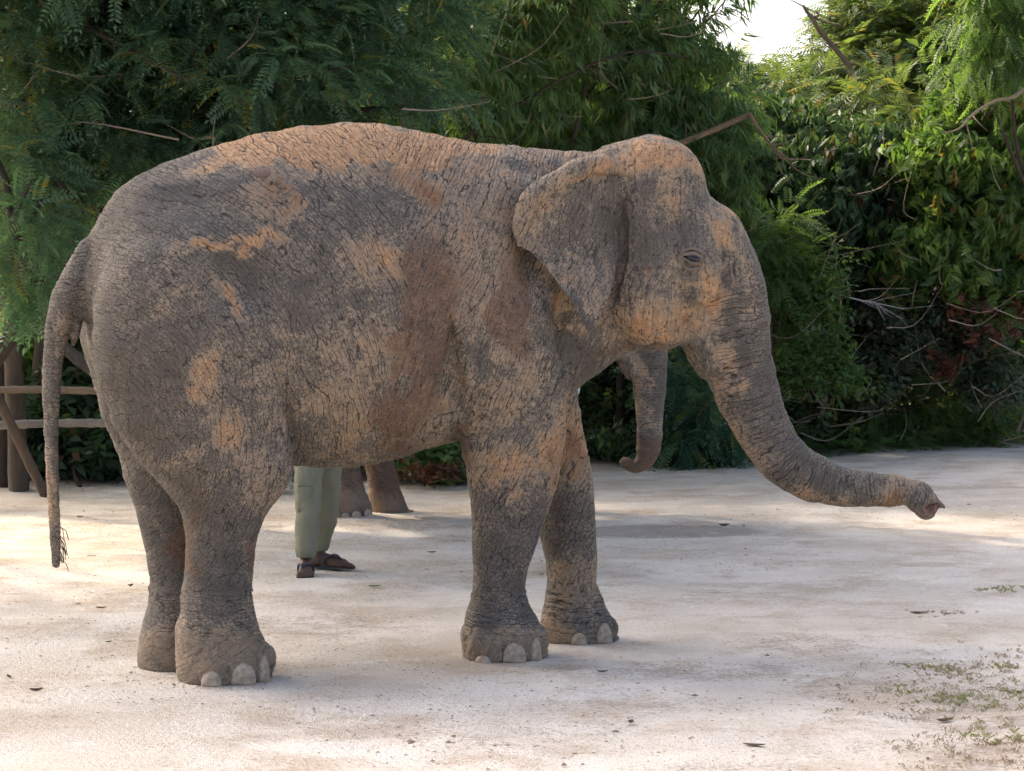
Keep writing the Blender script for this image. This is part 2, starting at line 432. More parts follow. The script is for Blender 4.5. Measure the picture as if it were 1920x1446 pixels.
    F.ball(1240, 625, -.12, .14, .10, .055, 0.07, both=True)
    F.ball(1335, 440, -.09, .10, .11, .11, 0.10, both=True)
    ye = F.surf_y(1306, 481)
    F.eye_y = ye
    F.ball(1300, 489, ye + .02, .10, .04, .10, 0.05)                       # eye mound
    F.ball(1322, 530, ye + .05, .06, .04, .10, 0.06)
    A, B = pts([(1308, 545, 22), (1314, 590, 26), (1322, 640, 26), (1332, 680, 20)], y=-.10); F.chain(A, B, 0.06)
    A, B = pts([(1296, 640, 22), (1306, 672, 17), (1316, 700, 10)], y=.02); F.chain(A, B, 0.03, ys=2.2)   # lower lip
    groove([(1288, 540, 3), (1284, 570, 7), (1286, 600, 9), (1291, 632, 11)], .015, -.003)             # corner of the mouth
    groove([(1200, 652, 2), (1240, 640, 4), (1275, 622, 5), (1288, 606, 5)], .015, 0)                 # lip line
    A, B = pts([(1160, 385, 5), (1164, 420, 11), (1163, 470, 12), (1157, 520, 10), (1146, 565, 8)])      # crease where the ear is set on
    for i, e in enumerate([(1160, 385), (1164, 420), (1163, 470), (1157, 520), (1146, 565)]):
        yy = F.surf_y(*e) or -.28; X, Z = near(e[0], e[1], yy); A[i] = (X, yy, Z)
    F.chain(A, B, 0.025, carve=True)
    F.ball(1088, 610, -.47, .085, .22, .20, 0.07, rot=-.1, carve=True)       # hollow between jaw and shoulder
    F.ball(1138, 575, -.40, .05, .12, .13, 0.05, rot=-.3, carve=True)
    F.ball(1030, 470, -.56, .09, .20, .20, 0.10, carve=True)                 # hollow behind the ear
    # tail with skin flaps at its root
    P, R = dense(*pts(TAIL), 60); F.tailp = P; F.chain(P, R, 0.03)
    A, B = pts([(160, 520, 16), (150, 575, 13), (142, 625, 9), (138, 646, 5)]); F.chain(A, B, 0.02, ys=1.6)
    return F
# ------------------------------------------------------------------ elephant: skin, ear, nails, eye
# mud, dust, bare hide, and shade painted into hollows, in model-sheet points: (x, y, rx, ry, turn, amount)
MUD = [(1085, 312, 95, 12, -8, .8), (1010, 360, 50, 14, -38, .8), (980, 420, 14, 45, 0, .7), (1060, 470, 26, 22, 0, .6), (1110, 500, 30, 30, 0, .6), (1130, 370, 18, 14, 0, .6), (900, 480, 260, 230, 0, .40), (700, 650, 200, 200, 0, .40), (960, 850, 110, 200, 0, .42), (1230, 450, 170, 190, 0, .38), (480, 800, 110, 160, 0, .36), (640, 340, 280, 60, 0, .5), (640, 262, 280, 42, 0, 1.35), (560, 300, 120, 30, -8, .5), (780, 335, 85, 62, 15, .85), (505, 378, 60, 45, 20, .8), (440, 465, 105, 17, -17, .95), (345, 505, 45, 16, -40, .7),
       (440, 575, 42, 18, 35, .9), (300, 560, 75, 55, 0, .42), (395, 720, 30, 80, 8, .8), (425, 830, 40, 60, 20, .75), (490, 900, 60, 70, 0, .55), (710, 490, 80, 40, 10, .8),
       (700, 610, 95, 60, 0, .6), (620, 640, 60, 90, 0, .5), (800, 400, 60, 60, 0, .5), (905, 470, 95, 190, 8, .62), (880, 330, 90, 50, 0, .7), (1030, 300, 90, 25, 5, .7), (640, 770, 80, 110, 0, .6), (520, 740, 60, 90, 10, .45),
       (800, 780, 60, 80, 0, .6), (960, 880, 80, 55, 0, .8), (940, 720, 80, 100, 0, .6), (1230, 290, 95, 45, 0, 1.2), (1265, 350, 45, 80, 10, .75), (1365, 430, 28, 55, -20, .85),
       (1395, 540, 26, 90, -10, .6), (1230, 590, 100, 55, 0, .85), (1180, 500, 40, 60, 0, .55), (1333, 555, 24, 55, -8, .85), (1075, 520, 55, 80, -20, .75), (1095, 590, 40, 40, 0, .7), (1010, 420, 30, 60, 0, .4),
       (1350, 700, 32, 110, -5, .7), (1400, 830, 40, 80, -30, .55), (1560, 935, 110, 20, 5, .7), (1700, 925, 60, 30, 0, .75), (1065, 850, 45, 140, 0, .85), (1090, 1110, 45, 70, 0, .7), (980, 1200, 120, 50, 0, .75),
       (430, 1230, 110, 55, 0, .75), (460, 1080, 28, 90, 0, .5), (300, 1190, 30, 80, 0, .6), (105, 960, 26, 130, 0, .75), (100, 620, 24, 40, 0, .5), (330, 880, 40, 30, 0, .5)]
RED = [(780, 640, 48, 200, 14, .9), (735, 780, 60, 80, 10, .8), (960, 560, 34, 95, -8, .95), (800, 360, 55, 40, 10, .6), (510, 372, 50, 40, 20, .55), (1206, 488, 15, 30, -30, .62), (850, 540, 40, 80, 15, .5), (1010, 470, 40, 40, 0, .4),
       (703, 605, 13, 13, 0, .9), (1065, 880, 30, 90, 0, .55), (355, 1010, 26, 90, 0, .8), (470, 1060, 14, 70, 0, .7), (880, 835, 26, 22, 0, .7), (1180, 650, 110, 12, 0, .6), (1640, 942, 90, 10, 0, .8), (735, 345, 60, 30, 0, .5)]
BARE_AND_SHADE = [(1085, 650, 34, 85, 0, 1.1), (1060, 600, 30, 60, 0, .6), (1100, 420, 60, 60, 0, .85), (1040, 430, 40, 50, 0, .5), (480, 505, 52, 36, 10, 1.0), (600, 390, 110, 40, 5, .6), (240, 690, 90, 120, 0, .7), (620, 560, 90, 40, 0, .5), (760, 430, 50, 50, 0, .5), (1405, 660, 26, 110, -8, .8), (1385, 720, 40, 50, 0, .7), (1530, 900, 50, 30, 15, .6), (1175, 420, 40, 80, 0, .7),  # darkens bare hide; also paints in the shade of neck and flank hollows
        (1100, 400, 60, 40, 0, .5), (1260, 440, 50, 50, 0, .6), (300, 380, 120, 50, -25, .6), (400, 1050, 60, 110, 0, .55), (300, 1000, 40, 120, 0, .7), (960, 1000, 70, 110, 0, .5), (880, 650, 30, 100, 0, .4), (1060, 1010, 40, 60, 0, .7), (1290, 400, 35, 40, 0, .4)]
def blobs(lst, px, py):
    o = np.zeros(len(px))
    for x, y, rx, ry, rot, a in lst:
        c, s = math.cos(math.radians(rot)), math.sin(math.radians(rot)); dx, dy = px - x, py - y
        r = np.sqrt(((dx * c + dy * s) / rx) ** 2 + ((-dx * s + dy * c) / ry) ** 2)
        o = np.maximum(o, a * np.clip(1.55 - r, 0, 1.0) ** 0.8)
    return o
def sstep(x, a, b):
    t = np.clip((x - a) / (b - a), 0, 1); return t * t * (3 - 2 * t)
def skin_attrs(L, F, trunk_xy=None):
    Wd = warp(L); px, py = project(Wd)
    Wn = L * np.array([1, 1, 1])
    wob = (fbm(L, 2.5, 3, 3) - .5)
    qx = px + 120 * (fbm(L, 4, 11, 3) - .5) + 46 * (fbm(L, 17, 12, 3) - .5); qy = py + 120 * (fbm(L, 4, 23, 3) - .5) + 46 * (fbm(L, 17, 24, 3) - .5)
    mud, red, bare = blobs(MUD, qx, qy), blobs(RED, qx, qy), blobs(BARE_AND_SHADE, qx, qy)  # bare also carries the painted hollow shade
    # wrinkle flow 1: arcs about the knee on flank and thigh, then nearly upright lines on shoulder and neck
    r = np.hypot(px - 132, py - 820) / SC; an = np.arctan2(py - 820, px - 132)
    fa = np.stack([r + .03 * wob, an * 1.0, L[:, 1]], 1)
    u = ((px - 900) * .93 + (py - 500) * .36) / SC + .06 * wob; v = ((py - 500) * .93 - (px - 900) * .36) / SC
    fb = np.stack([u, v, L[:, 1]], 1)
    # flow 3: rings round trunk, tail, ankles
    P, R = F.trunk; best = np.full(len(L), 9.0); arc = np.zeros(len(L))
    S = np.concatenate([[0], np.cumsum(np.linalg.norm(np.diff(P, axis=0), axis=1))])
    for i in range(len(P)):
        dd = np.linalg.norm(L - P[i], axis=1) - R[i]; m = dd < best; best[m] = dd[m]; arc[m] = S[i]
    # continuous arc length: project on the local tangent
    T = np.gradient(P, axis=0); T /= np.linalg.norm(T, axis=1)[:, None]
    idx = np.clip(np.searchsorted(S, arc), 0, len(P) - 1)
    arc = S[idx] + np.einsum('ij,ij->i', L - P[idx], T[idx]) * 1.0
    wt = sstep(best, .045, .0) * sstep(arc, .10, .26)
    tail = sstep(px, 172, 150) * (py > 430)
    fc = np.stack([np.where(wt > .01, arc, L[:, 2]), np.where(wt > .01, np.arctan2(L[:, 1], .12) * .3, L[:, 0]), L[:, 1]], 1)
    ankle = sstep(py, 1060, 1130) * (1 - sstep(py, 1180, 1235))
    wc = np.maximum(np.maximum(wt, tail), ankle * .9)
    jit = 1.3 * (fbm(L, 9, 31, 3) - .5)
    kc = np.where(ankle > .01, wc + jit, wc + .3 * jit) > .5; kb = (~kc) & ((px - 745) / 110 + jit * 1.2 > 0)
    flow = np.where(kc[:, None], fc + np.array([7, 7, 7]), np.where(kb[:, None], fb, fa + np.array([3, 3, 3])))
    hd = sstep(px, 1110, 1180) * (1 - wc)
    low = sstep(py, 880, 1000) * (1 - wc)
    wl = np.clip(1 - .8 * hd - .5 * low - .55 * tail, 0, 1)
    flow = np.where(((hd > .5) & ~kc)[:, None], L * np.array([.55, .6, 1.1]) + np.array([5, 5, 5]), flow)
    tip = sstep(np.hypot((px - 1748) * .8, py - 958), 16, 6) * (px > 1700)
    foot = sstep(py, 1165, 1215)
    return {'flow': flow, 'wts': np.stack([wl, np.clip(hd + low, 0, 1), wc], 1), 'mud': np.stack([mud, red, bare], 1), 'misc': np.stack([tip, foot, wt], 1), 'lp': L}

def skin_material(name='elephant_skin'):
    t = NT(name)
    lp = t.attr('lp').outputs['Vector']; fl = t.attr('flow').outputs['Vector']
    w = t.node('ShaderNodeSeparateXYZ', {0: t.attr('wts').outputs['Vector']}).outputs
    md = t.node('ShaderNodeSeparateXYZ', {0: t.attr('mud').outputs['Vector']}).outputs
    ms = t.node('ShaderNodeSeparateXYZ', {0: t.attr('misc').outputs['Vector']}).outputs
    def lines(vec, sc, width, det=1.5, off=0.0):
        n = t.noise(t.vadd(t.vmul(vec, sc), (off, off, off)), 1.0, det, 0.45)
        return t.step(t.math('ABSOLUTE', t.math('SUBTRACT', n, 0.5)), 0.0, width)       # 0 in the crease, 1 beside it
    def wmix(weight, val):                                                               # 1 where the weight is 0
        return t.math('SUBTRACT', 1.0, t.math('MULTIPLY', weight, t.math('SUBTRACT', 1.0, val)))
    nw = t.node('ShaderNodeTexNoise', {'Vector': lp, 'Scale': 7.0, 'Detail': 2.0}).outputs['Color']
    def net(sc, wob, width, off):
        v = t.vadd(t.vadd(t.vmul(fl, (*sc, 0)), (off, off, 0)), t.vmul(nw, (*wob, 0)))
        return t.step(t.node('ShaderNodeTexVoronoi', {'Vector': v, 'Scale': 1.0}, feature='DISTANCE_TO_EDGE', voronoi_dimensions='2D').outputs['Distance'], .0, width)
    l1 = wmix(t.math('MULTIPLY', t.math('ADD', w[0], .60, clamp=True), .68), net((74, 32), (3.5, 3.5), .22, 0.0))
    l3 = wmix(t.math('MULTIPLY', t.math('ADD', w[0], .38, clamp=True), .78), net((46, 4.8), (2.2, 1.6), .10, 3.7)); l2 = l3
    # fine net of cells everywhere
    lpn = t.vadd(lp, t.vmul(t.node('ShaderNodeTexNoise', {'Vector': lp, 'Scale': 30.0, 'Detail': 1.0}).outputs['Color'], (.02, .02, .02)))
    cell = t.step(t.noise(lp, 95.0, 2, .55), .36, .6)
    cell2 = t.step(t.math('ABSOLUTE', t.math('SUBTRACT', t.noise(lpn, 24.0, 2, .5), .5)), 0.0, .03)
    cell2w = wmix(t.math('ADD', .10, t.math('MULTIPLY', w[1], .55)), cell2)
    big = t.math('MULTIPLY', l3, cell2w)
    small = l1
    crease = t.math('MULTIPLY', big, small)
    # dirt
    n1 = t.noise(lp, 9.0, 6, .65); n2 = t.noise(lp, 38.0, 4, .6); n3 = t.noise(lp, 130.0, 3, .6)
    nn = t.math('ADD', t.math('MULTIPLY', t.math('SUBTRACT', n1, .5), 1.5), t.math('MULTIPLY', t.math('SUBTRACT', n2, .5), .9))
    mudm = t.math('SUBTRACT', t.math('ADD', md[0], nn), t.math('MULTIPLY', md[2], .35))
    mudm = t.step(t.math('ADD', mudm, t.math('MULTIPLY', t.math('SUBTRACT', n3, .5), 1.1)), .34, .60)
    mudm = t.math('MULTIPLY', mudm, t.step(t.math('MULTIPLY', crease, t.step(cell, -.9, .6)), .05, .6))
    redm = t.step(t.math('ADD', md[1], t.math('MULTIPLY', nn, .6)), .35, .75)
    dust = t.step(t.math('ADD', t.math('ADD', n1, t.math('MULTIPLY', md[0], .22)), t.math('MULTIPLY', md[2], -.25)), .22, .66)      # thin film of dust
    dusty = t.math('MULTIPLY', dust, t.math('MULTIPLY', t.step(cell, -.1, .9), t.step(crease, .05, .9)))
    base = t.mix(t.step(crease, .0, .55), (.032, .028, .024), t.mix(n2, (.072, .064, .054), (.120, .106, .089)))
    cdust = t.mix(n1, (.25, .215, .168), (.325, .262, .192))
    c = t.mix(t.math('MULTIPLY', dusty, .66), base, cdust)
    cmud = t.mix(t.step(n2, .35, .7), (.265, .195, .13), (.36, .272, .185))
    cmud = t.mix(t.step(t.math('ADD', md[0], t.math('MULTIPLY', t.math('SUBTRACT', n1, .5), 1.2)), .62, 1.0), cmud, t.mix(t.step(n2, .35, .7), (.40, .215, .10), (.55, .335, .175)))
    c = t.mix(t.math('MULTIPLY', mudm, .9), c, cmud)
    c = t.mix(t.math('MULTIPLY', redm, t.math('MULTIPLY', t.step(crease, .1, .8), .75)), c, t.mix(n2, (.105, .05, .027), (.175, .092, .05)))
    c = t.mix(t.math('MULTIPLY', ms[1], t.math('MULTIPLY', t.step(n1, .25, .6), .65)), c, (.24, .185, .13))
    c = t.mix(t.math('MULTIPLY', t.step(n3, .60, .68), .35), c, (.36, .30, .23))
    c = t.mix(ms[0], c, t.mix(n2, (.16, .07, .055), (.42, .26, .20)))
    # relief
    fold = t.noise(t.vmul(fl, (12, 2.2, 3)), 1.0, 1.0, .4)
    h = t.math('ADD', t.math('MULTIPLY', big, 1.0), t.math('MULTIPLY', small, .5))
    h = t.math('ADD', h, t.math('MULTIPLY', t.math('MULTIPLY', fold, w[0]), 8.0))
    h = t.math('ADD', h, t.math('MULTIPLY', cell, .30)); h = t.math('ADD', h, t.math('MULTIPLY', mudm, t.math('ADD', .10, t.math('MULTIPLY', n2, .9))))
    h = t.math('ADD', h, t.math('MULTIPLY', n3, .25))
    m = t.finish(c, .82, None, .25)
    dn = t.node('ShaderNodeDisplacement', {'Height': h, 'Midlevel': 4.4, 'Scale': .0034})
    t.l.new(dn.outputs[0], t.out.inputs['Displacement']); m.displacement_method = 'DISPLACEMENT'
    return m

def ear_mesh(F, n=120, rings=16):
    out = [(1178, 322), (1150, 309), (1120, 305), (1080, 314), (1040, 337), (1002, 364), (982, 395), (973, 430), (978, 462), (1004, 480), (1038, 524), (1072, 570), (1092, 606), (1105, 625),
           (1124, 592), (1144, 548), (1153, 500), (1158, 450), (1166, 400), (1176, 355)]
    P = smooth_path(out + out[:1], n + 1)[:-1]; C = np.array((1075., 440.))
    # sharpen the tip a little
    gx, gy = [], []
    for r in range(rings + 1):
        f = r / rings; gx.append(C[0] + (P[:, 0] - C[0]) * f); gy.append(C[1] + (P[:, 1] - C[1]) * f)
    gx, gy = np.array(gx), np.array(gy)
    y0 = min(F.surf_y(1165, 400) or -.3, F.surf_y(1165, 480) or -.3)
    fx = np.clip((1165 - gx) / 195.0, -.1, 1.05)
    Y = y0 + .012 - .035 - .15 * sstep(fx, 0, .35) - .07 * fx + .018 * np.sin(gx / 34.0 + gy / 60.0) * sstep(fx, .1, .6) + .02 * sstep(gy, 560, 480) * 0
    Y = Y + .055 * np.exp(-((gx - 1150) / 30.0) ** 2 - ((gy - 430) / 70.0) ** 2)         # hollow in front of the flap
    Y = Y + .03 * sstep(fx, .75, 1.0) * sstep(gy, 520, 420) - .14 * sstep(gy, 440, 600)
    vs_ = []
    for side in (-.009, .009):
        e = np.linspace(0, 1, rings + 1); th = np.where(e > .96, .45, 1.0)[:, None] * side
        L = np.zeros((rings + 1, n, 3))
        for r in range(rings + 1):
            for j in range(n):
                X, Z = _near_fast(gx[r, j], gy[r, j], Y[r, j]); L[r, j] = (X, Y[r, j] + th[r, 0], Z)
        vs_.append(L.reshape(-1, 3))
    V = np.concatenate(vs_); m = (rings + 1) * n; Q = []
    for r in range(rings):
        for j in range(n):
            j2 = (j + 1) % n; a, b, c, d = r * n + j, r * n + j2, (r + 1) * n + j2, (r + 1) * n + j
            Q.append((a, b, c, d)); Q.append((m + a, m + d, m + c, m + b))
    for j in range(n):
        j2 = (j + 1) % n; a, b = rings * n + j, rings * n + j2; Q.append((a, b, m + b, m + a))
    # rolled upper rim
    rim = smooth_path([(1196, 334, 3), (1178, 326, 9), (1152, 314, 12), (1120, 308, 12), (1080, 317, 11.5), (1042, 339, 12), (1006, 364, 13), (986, 393, 12), (977, 428, 10), (976, 462, 4)], 46)
    pp = []
    for x, y, r in rim:
        f = np.clip((1165 - x) / 195.0, -.1, 1.05)
        yy = y0 + .012 - .062 + .07 * sstep(x, 1150, 1195) - .15 * sstep(f, 0, .35) - .07 * f + .03 * sstep(f, .75, 1.0); X, Z = _near_fast(x, y, yy); pp.append((X, yy, Z))
    tv, tf = tube(pp, rim[:, 2] * 1.34 / SC, 12)
    return join_tris([(V, np.array(Q)), (tv, tf)])
def _near_fast(px, py, y):
    X, Z = (px - 960) / SC, 1.5 + (YH - py) / SC
    for _ in range(3):
        qx, qy = project(warp(np.array([X, y, Z]))); X += (px - qx) / SC; Z -= (py - qy) / SC
    return X, Z

SKIN = skin_material()
def nail_mat():
    t = NT('toenail_horn'); o = t.node('ShaderNodeTexCoord').outputs['Object']
    n = t.step(t.noise(o, 45, 5, .7), .3, .7); c = t.mix(n, (.26, .195, .13), (.52, .42, .31))
    return t.finish(c, .6, t.bump(t.noise(t.vmul(o, (160, 160, 25)), 1, 3), .25, .004), .3)
NAIL = nail_mat()
def nail_mesh(w, h, th):
    """domed horny nail: x across, z up, bulging towards -y"""
    bm = bmesh.new(); nu, nv = 10, 7; vv = []
    for i in range(nv + 1):
        for j in range(nu + 1):
            u = j / nu * 2 - 1; v = i / nv
            x = u * w / 2 * math.sqrt(max(0.0, 1 - (max(v - .15, 0) / .87) ** 2.2)); z = v * h
            y = -th * (1 - abs(u) ** 2.2) * (1 - .45 * v ** 3) + .02 * v ** 2 * 0
            vv.append(bm.verts.new((x, y, z)))
    for i in range(nv):
        for j in range(nu):
            a, b, c, d = vv[i * (nu + 1) + j], vv[i * (nu + 1) + j + 1], vv[(i + 1) * (nu + 1) + j + 1], vv[(i + 1) * (nu + 1) + j]
            bm.faces.new((a, b, c, d))
    r = bmesh.ops.extrude_face_region(bm, geom=bm.faces[:]); 
    for e in r['geom']:
        if isinstance(e, bmesh.types.BMVert): e.co.y += .05
    bmesh.ops.recalc_face_normals(bm, faces=bm.faces[:])
    me = bpy.data.meshes.new('toenail'); bm.to_mesh(me); bm.free(); me.materials.append(NAIL)
    for p in me.polygons: p.use_smooth = True
    return me

def mesh_surface_y(V, px, py):
    """front-most world point of a vertex cloud near a photo point"""
    qx, qy = project(V); m = (np.abs(qx - px) < 7) & (np.abs(qy - py) < 7)
    if not m.any(): return None
    return V[m][np.argmin(V[m][:, 1])]

# ---- the elephant in front
EF = sculpt(0.0105)
EV, EQ = EF.mesh()
earV, earF = ear_mesh(EF)
far_ear = earV * np.array([1, -1, 1]); far_ear[:, 0] -= .02
def as_quads(F): return np.asarray(F)
AV, AQ = join_tris([(EV, EQ)])
e1V, e1F = join_tris([(earV, earF), (far_ear, earF[:, ::-1])])
def quadify(V, F):
    """tip-fan faces carry a doubled index; move it onto a tiny new vertex free quad"""
    return V, F
el = empty('elephant', tuple(warp(np.array([0.0, 0, 0]))[:2]) + (0.0,))
def subdivide(V, Q, arrs):
    """every quad into four; per-vertex arrays follow"""
    n, m = len(V), len(Q); E = np.stack([Q, np.roll(Q, -1, 1)], 2).reshape(-1, 2); E.sort(1)
    key = E[:, 0].astype(np.int64) * n + E[:, 1]; u, first, inv = np.unique(key, return_index=True, return_inverse=True); ue = E[first]; inv = inv.reshape(m, 4) + n
    fc = np.arange(m) + n + len(ue)
    def up(A): return np.concatenate([A, (A[ue[:, 0]] + A[ue[:, 1]]) / 2, A[Q].mean(1)])
    Q2 = np.concatenate([np.stack([Q[:, i], inv[:, i], fc, inv[:, i - 1]], 1) for i in range(4)])
    # soften the old points a little so the facets do not show
    cnt = np.zeros(n); acc = np.zeros_like(V)
    for a_, b_ in ((0, 1), (1, 0)):
        np.add.at(acc, ue[:, a_], V[ue[:, b_]]); np.add.at(cnt, ue[:, a_], 1)
    Vs = V * .6 + .4 * acc / np.maximum(cnt, 1)[:, None]
    return np.concatenate([Vs, (V[ue[:, 0]] + V[ue[:, 1]]) * .25 + (Vs[ue[:, 0]] + Vs[ue[:, 1]]) * .25, Vs[Q].mean(1)]), Q2, [up(a) for a in arrs]
def elephant_body(V, Q, extraV, extraF, F, to_world, parent, sub):
    at_ = skin_attrs(V, F); ae = skin_attrs(extraV, F); keys = list(at_)
    arrs = [at_[k_] for k_ in keys]
    if sub: V, Q, arrs = subdivide(V, Q, arrs)
    fv = np.concatenate([V, extraV]); ff = np.concatenate([Q, extraF + len(V)])
    W_ = to_world(fv); W_[:, 2] = np.maximum(W_[:, 2], 0.0)
    o = mesh_np('body', W_ - np.array(parent.location), ff, SKIN, parent, True, None); me = o.data
    for k_, A in zip(keys, arrs):
        a = me.attributes.new(k_, 'FLOAT_VECTOR', 'POINT'); a.data.foreach_set('vector', np.concatenate([A, ae[k_]]).astype(np.float32).ravel())
    return o, W_
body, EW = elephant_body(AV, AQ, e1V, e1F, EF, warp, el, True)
tag(el, 'large grey elephant dusted with orange mud, trunk stretched out to the right', 'elephant')
# toenails: photo points at the middle of each nail's foot, width and height in photo points
def add_nail(root, Wv, px, py, w, h, turn, th=.014):
    c = mesh_surface_y(Wv, px, py - h * .45)
    if c is None: return
    s = c[1] / FPX; o = bpy.data.objects.new('toenail', nail_mesh(w * 1.1 * s, h * 1.12 * s, th)); col.objects.link(o); o.parent = root
    o.location = Vector(((px - 960) * s, c[1] + .002, -.002)) - root.location
    o.rotation_euler = (math.radians(-3), 0, math.radians(turn))
for a in [(395, 1272, 34, 26, -6), (457, 1272, 42, 36, 10), (497, 1262, 26, 42, 55), (965, 1226, 40, 33, 6), (1007, 1221, 24, 38, 48), (905, 1226, 26, 12, -20), (1086, 1205, 26, 20, 4), (1135, 1202, 30, 34, 30)]:
    add_nail(el, EW, *a)
# eye
ex, ez = near(1306, 482, EF.eye_y)
EYE_M = NT('eye_dark').finish((.012, .008, .006), .15, None, .6)
ec = Vector(warp(np.array([ex, EF.eye_y, ez])))
pt_eye = mesh_surface_y(EW, 1306, 482)
if pt_eye is not None: ec = Vector(pt_eye)
bm = bmesh.new(); bmesh.ops.create_uvsphere(bm, u_segments=20, v_segments=12, radius=.034)
for v in bm.verts: v.co.z *= .66; v.co.x *= 1.25
me = bpy.data.meshes.new('eye'); bm.to_mesh(me); bm.free(); me.materials.append(EYE_M)
for p in me.polygons: p.use_smooth = True
eye = bpy.data.objects.new('eye', me); col.objects.link(eye); eye.parent = el; eye.location = ec + Vector((0, .008, 0)) - el.location
eye.rotation_euler = (0, math.radians(14), 0)
# wrinkled lids round the eye
lids = []
for k, (dz, rx, r, sag) in enumerate([(.013, .046, .013, .017), (.034, .056, .008, .022), (-.013, .043, .010, -.013), (-.040, .052, .007, -.026), (-.082, .060, .006, -.034)]):
    sh_ = (.0, .008, .0, -.006, -.016)[k]
    path = []
    for j in range(15):
        u = j / 14 * 2 - 1; x = u * rx - .004 + sh_; z = dz + sag * (1 - u * u) - sag * .6 - u * .008 + .003 * math.sin(u * 5 + k * 2)
        q = mesh_surface_y(EW, *[float(v) for v in project(np.array(ec + Vector((x, 0, z))))])
        y = q[1] if q is not None else ec.y + .02
        path.append((ec.x + x, y - .006, ec.z + z))
    path = np.array(path); path[1:-1, 1] = (path[:-2, 1] + path[1:-1, 1] * 2 + path[2:, 1]) / 4
    lids.append(tube(path, r * np.sin(np.linspace(.25, math.pi - .25, 15)), 8))
LID_M = NT('eyelid_skin'); _o = LID_M.node('ShaderNodeTexCoord').outputs['Object']
LID_M = LID_M.finish(LID_M.mix(LID_M.noise(_o, 40, 4), (.11, .097, .085), (.27, .215, .165)), .8, LID_M.bump(LID_M.noise(LID_M.vmul(_o, (50, 50, 160)), 1, 3), .6, .004))
lo_ = quads_to_mesh('eyelid', [(v - np.array(el.location), f) for v, f in lids], LID_M, el)
# wiry hairs along the end of the tail
HAIR_M = NT('dark_hair').finish((.012, .011, .01), .6)
hairs = []
for k in range(14):
    py0 = RNG.uniform(985, 1060); X, Z = near(112, py0, 0); p0 = warp(np.array([X, RNG.uniform(-.02, .02), Z]))
    L_ = RNG.uniform(.04, .10); sx, sz = RNG.uniform(.008, .035), -RNG.uniform(.5, 1) * L_; yb = RNG.uniform(-.02, .02)
    hairs.append(tube([p0 - np.array(el.location), p0 + (sx * .8, yb * .5, sz * .3) - np.array(el.location), p0 + (sx, yb, sz * .7) - np.array(el.location), p0 + (sx * 1.1, yb, sz) - np.array(el.location)], .0016, 4))
quads_to_mesh('tail_hair', hairs, HAIR_M, el)
# ------------------------------------------------------------------ ground
STAINS = [(1230, 997, 190, 11, 1.5), (1360, 990, 40, 6, .8), (600, 1175, 260, 30, .55), (700, 1120, 120, 14, .5), (300, 1120, 200, 25, .5), (1500, 1210, 160, 20, .6), (1350, 1260, 240, 22, .65), (1600, 1290, 180, 25, .6), (1750, 1250, 120, 20, .6),
          (1250, 1320, 220, 25, .5), (900, 1380, 260, 30, .45), (300, 1190, 160, 18, .7), (1850, 1330, 200, 70, .7), (760, 985, 160, 14, .6), (840, 1010, 60, 10, .7), (500, 990, 200, 20, .5), (1830, 1420, 160, 40, .7), (1650, 1400, 160, 22, .5),
          (420, 1300, 90, 12, .4), (1150, 1095, 80, 8, .5), (1340, 1110, 60, 5, .7), (100, 1000, 200, 30, .6), (1010, 1255, 130, 10, .6), (430, 1290, 130, 10, .7), (1420, 1000, 120, 8, .4), (1330, 1440, 260, 14, .5)]
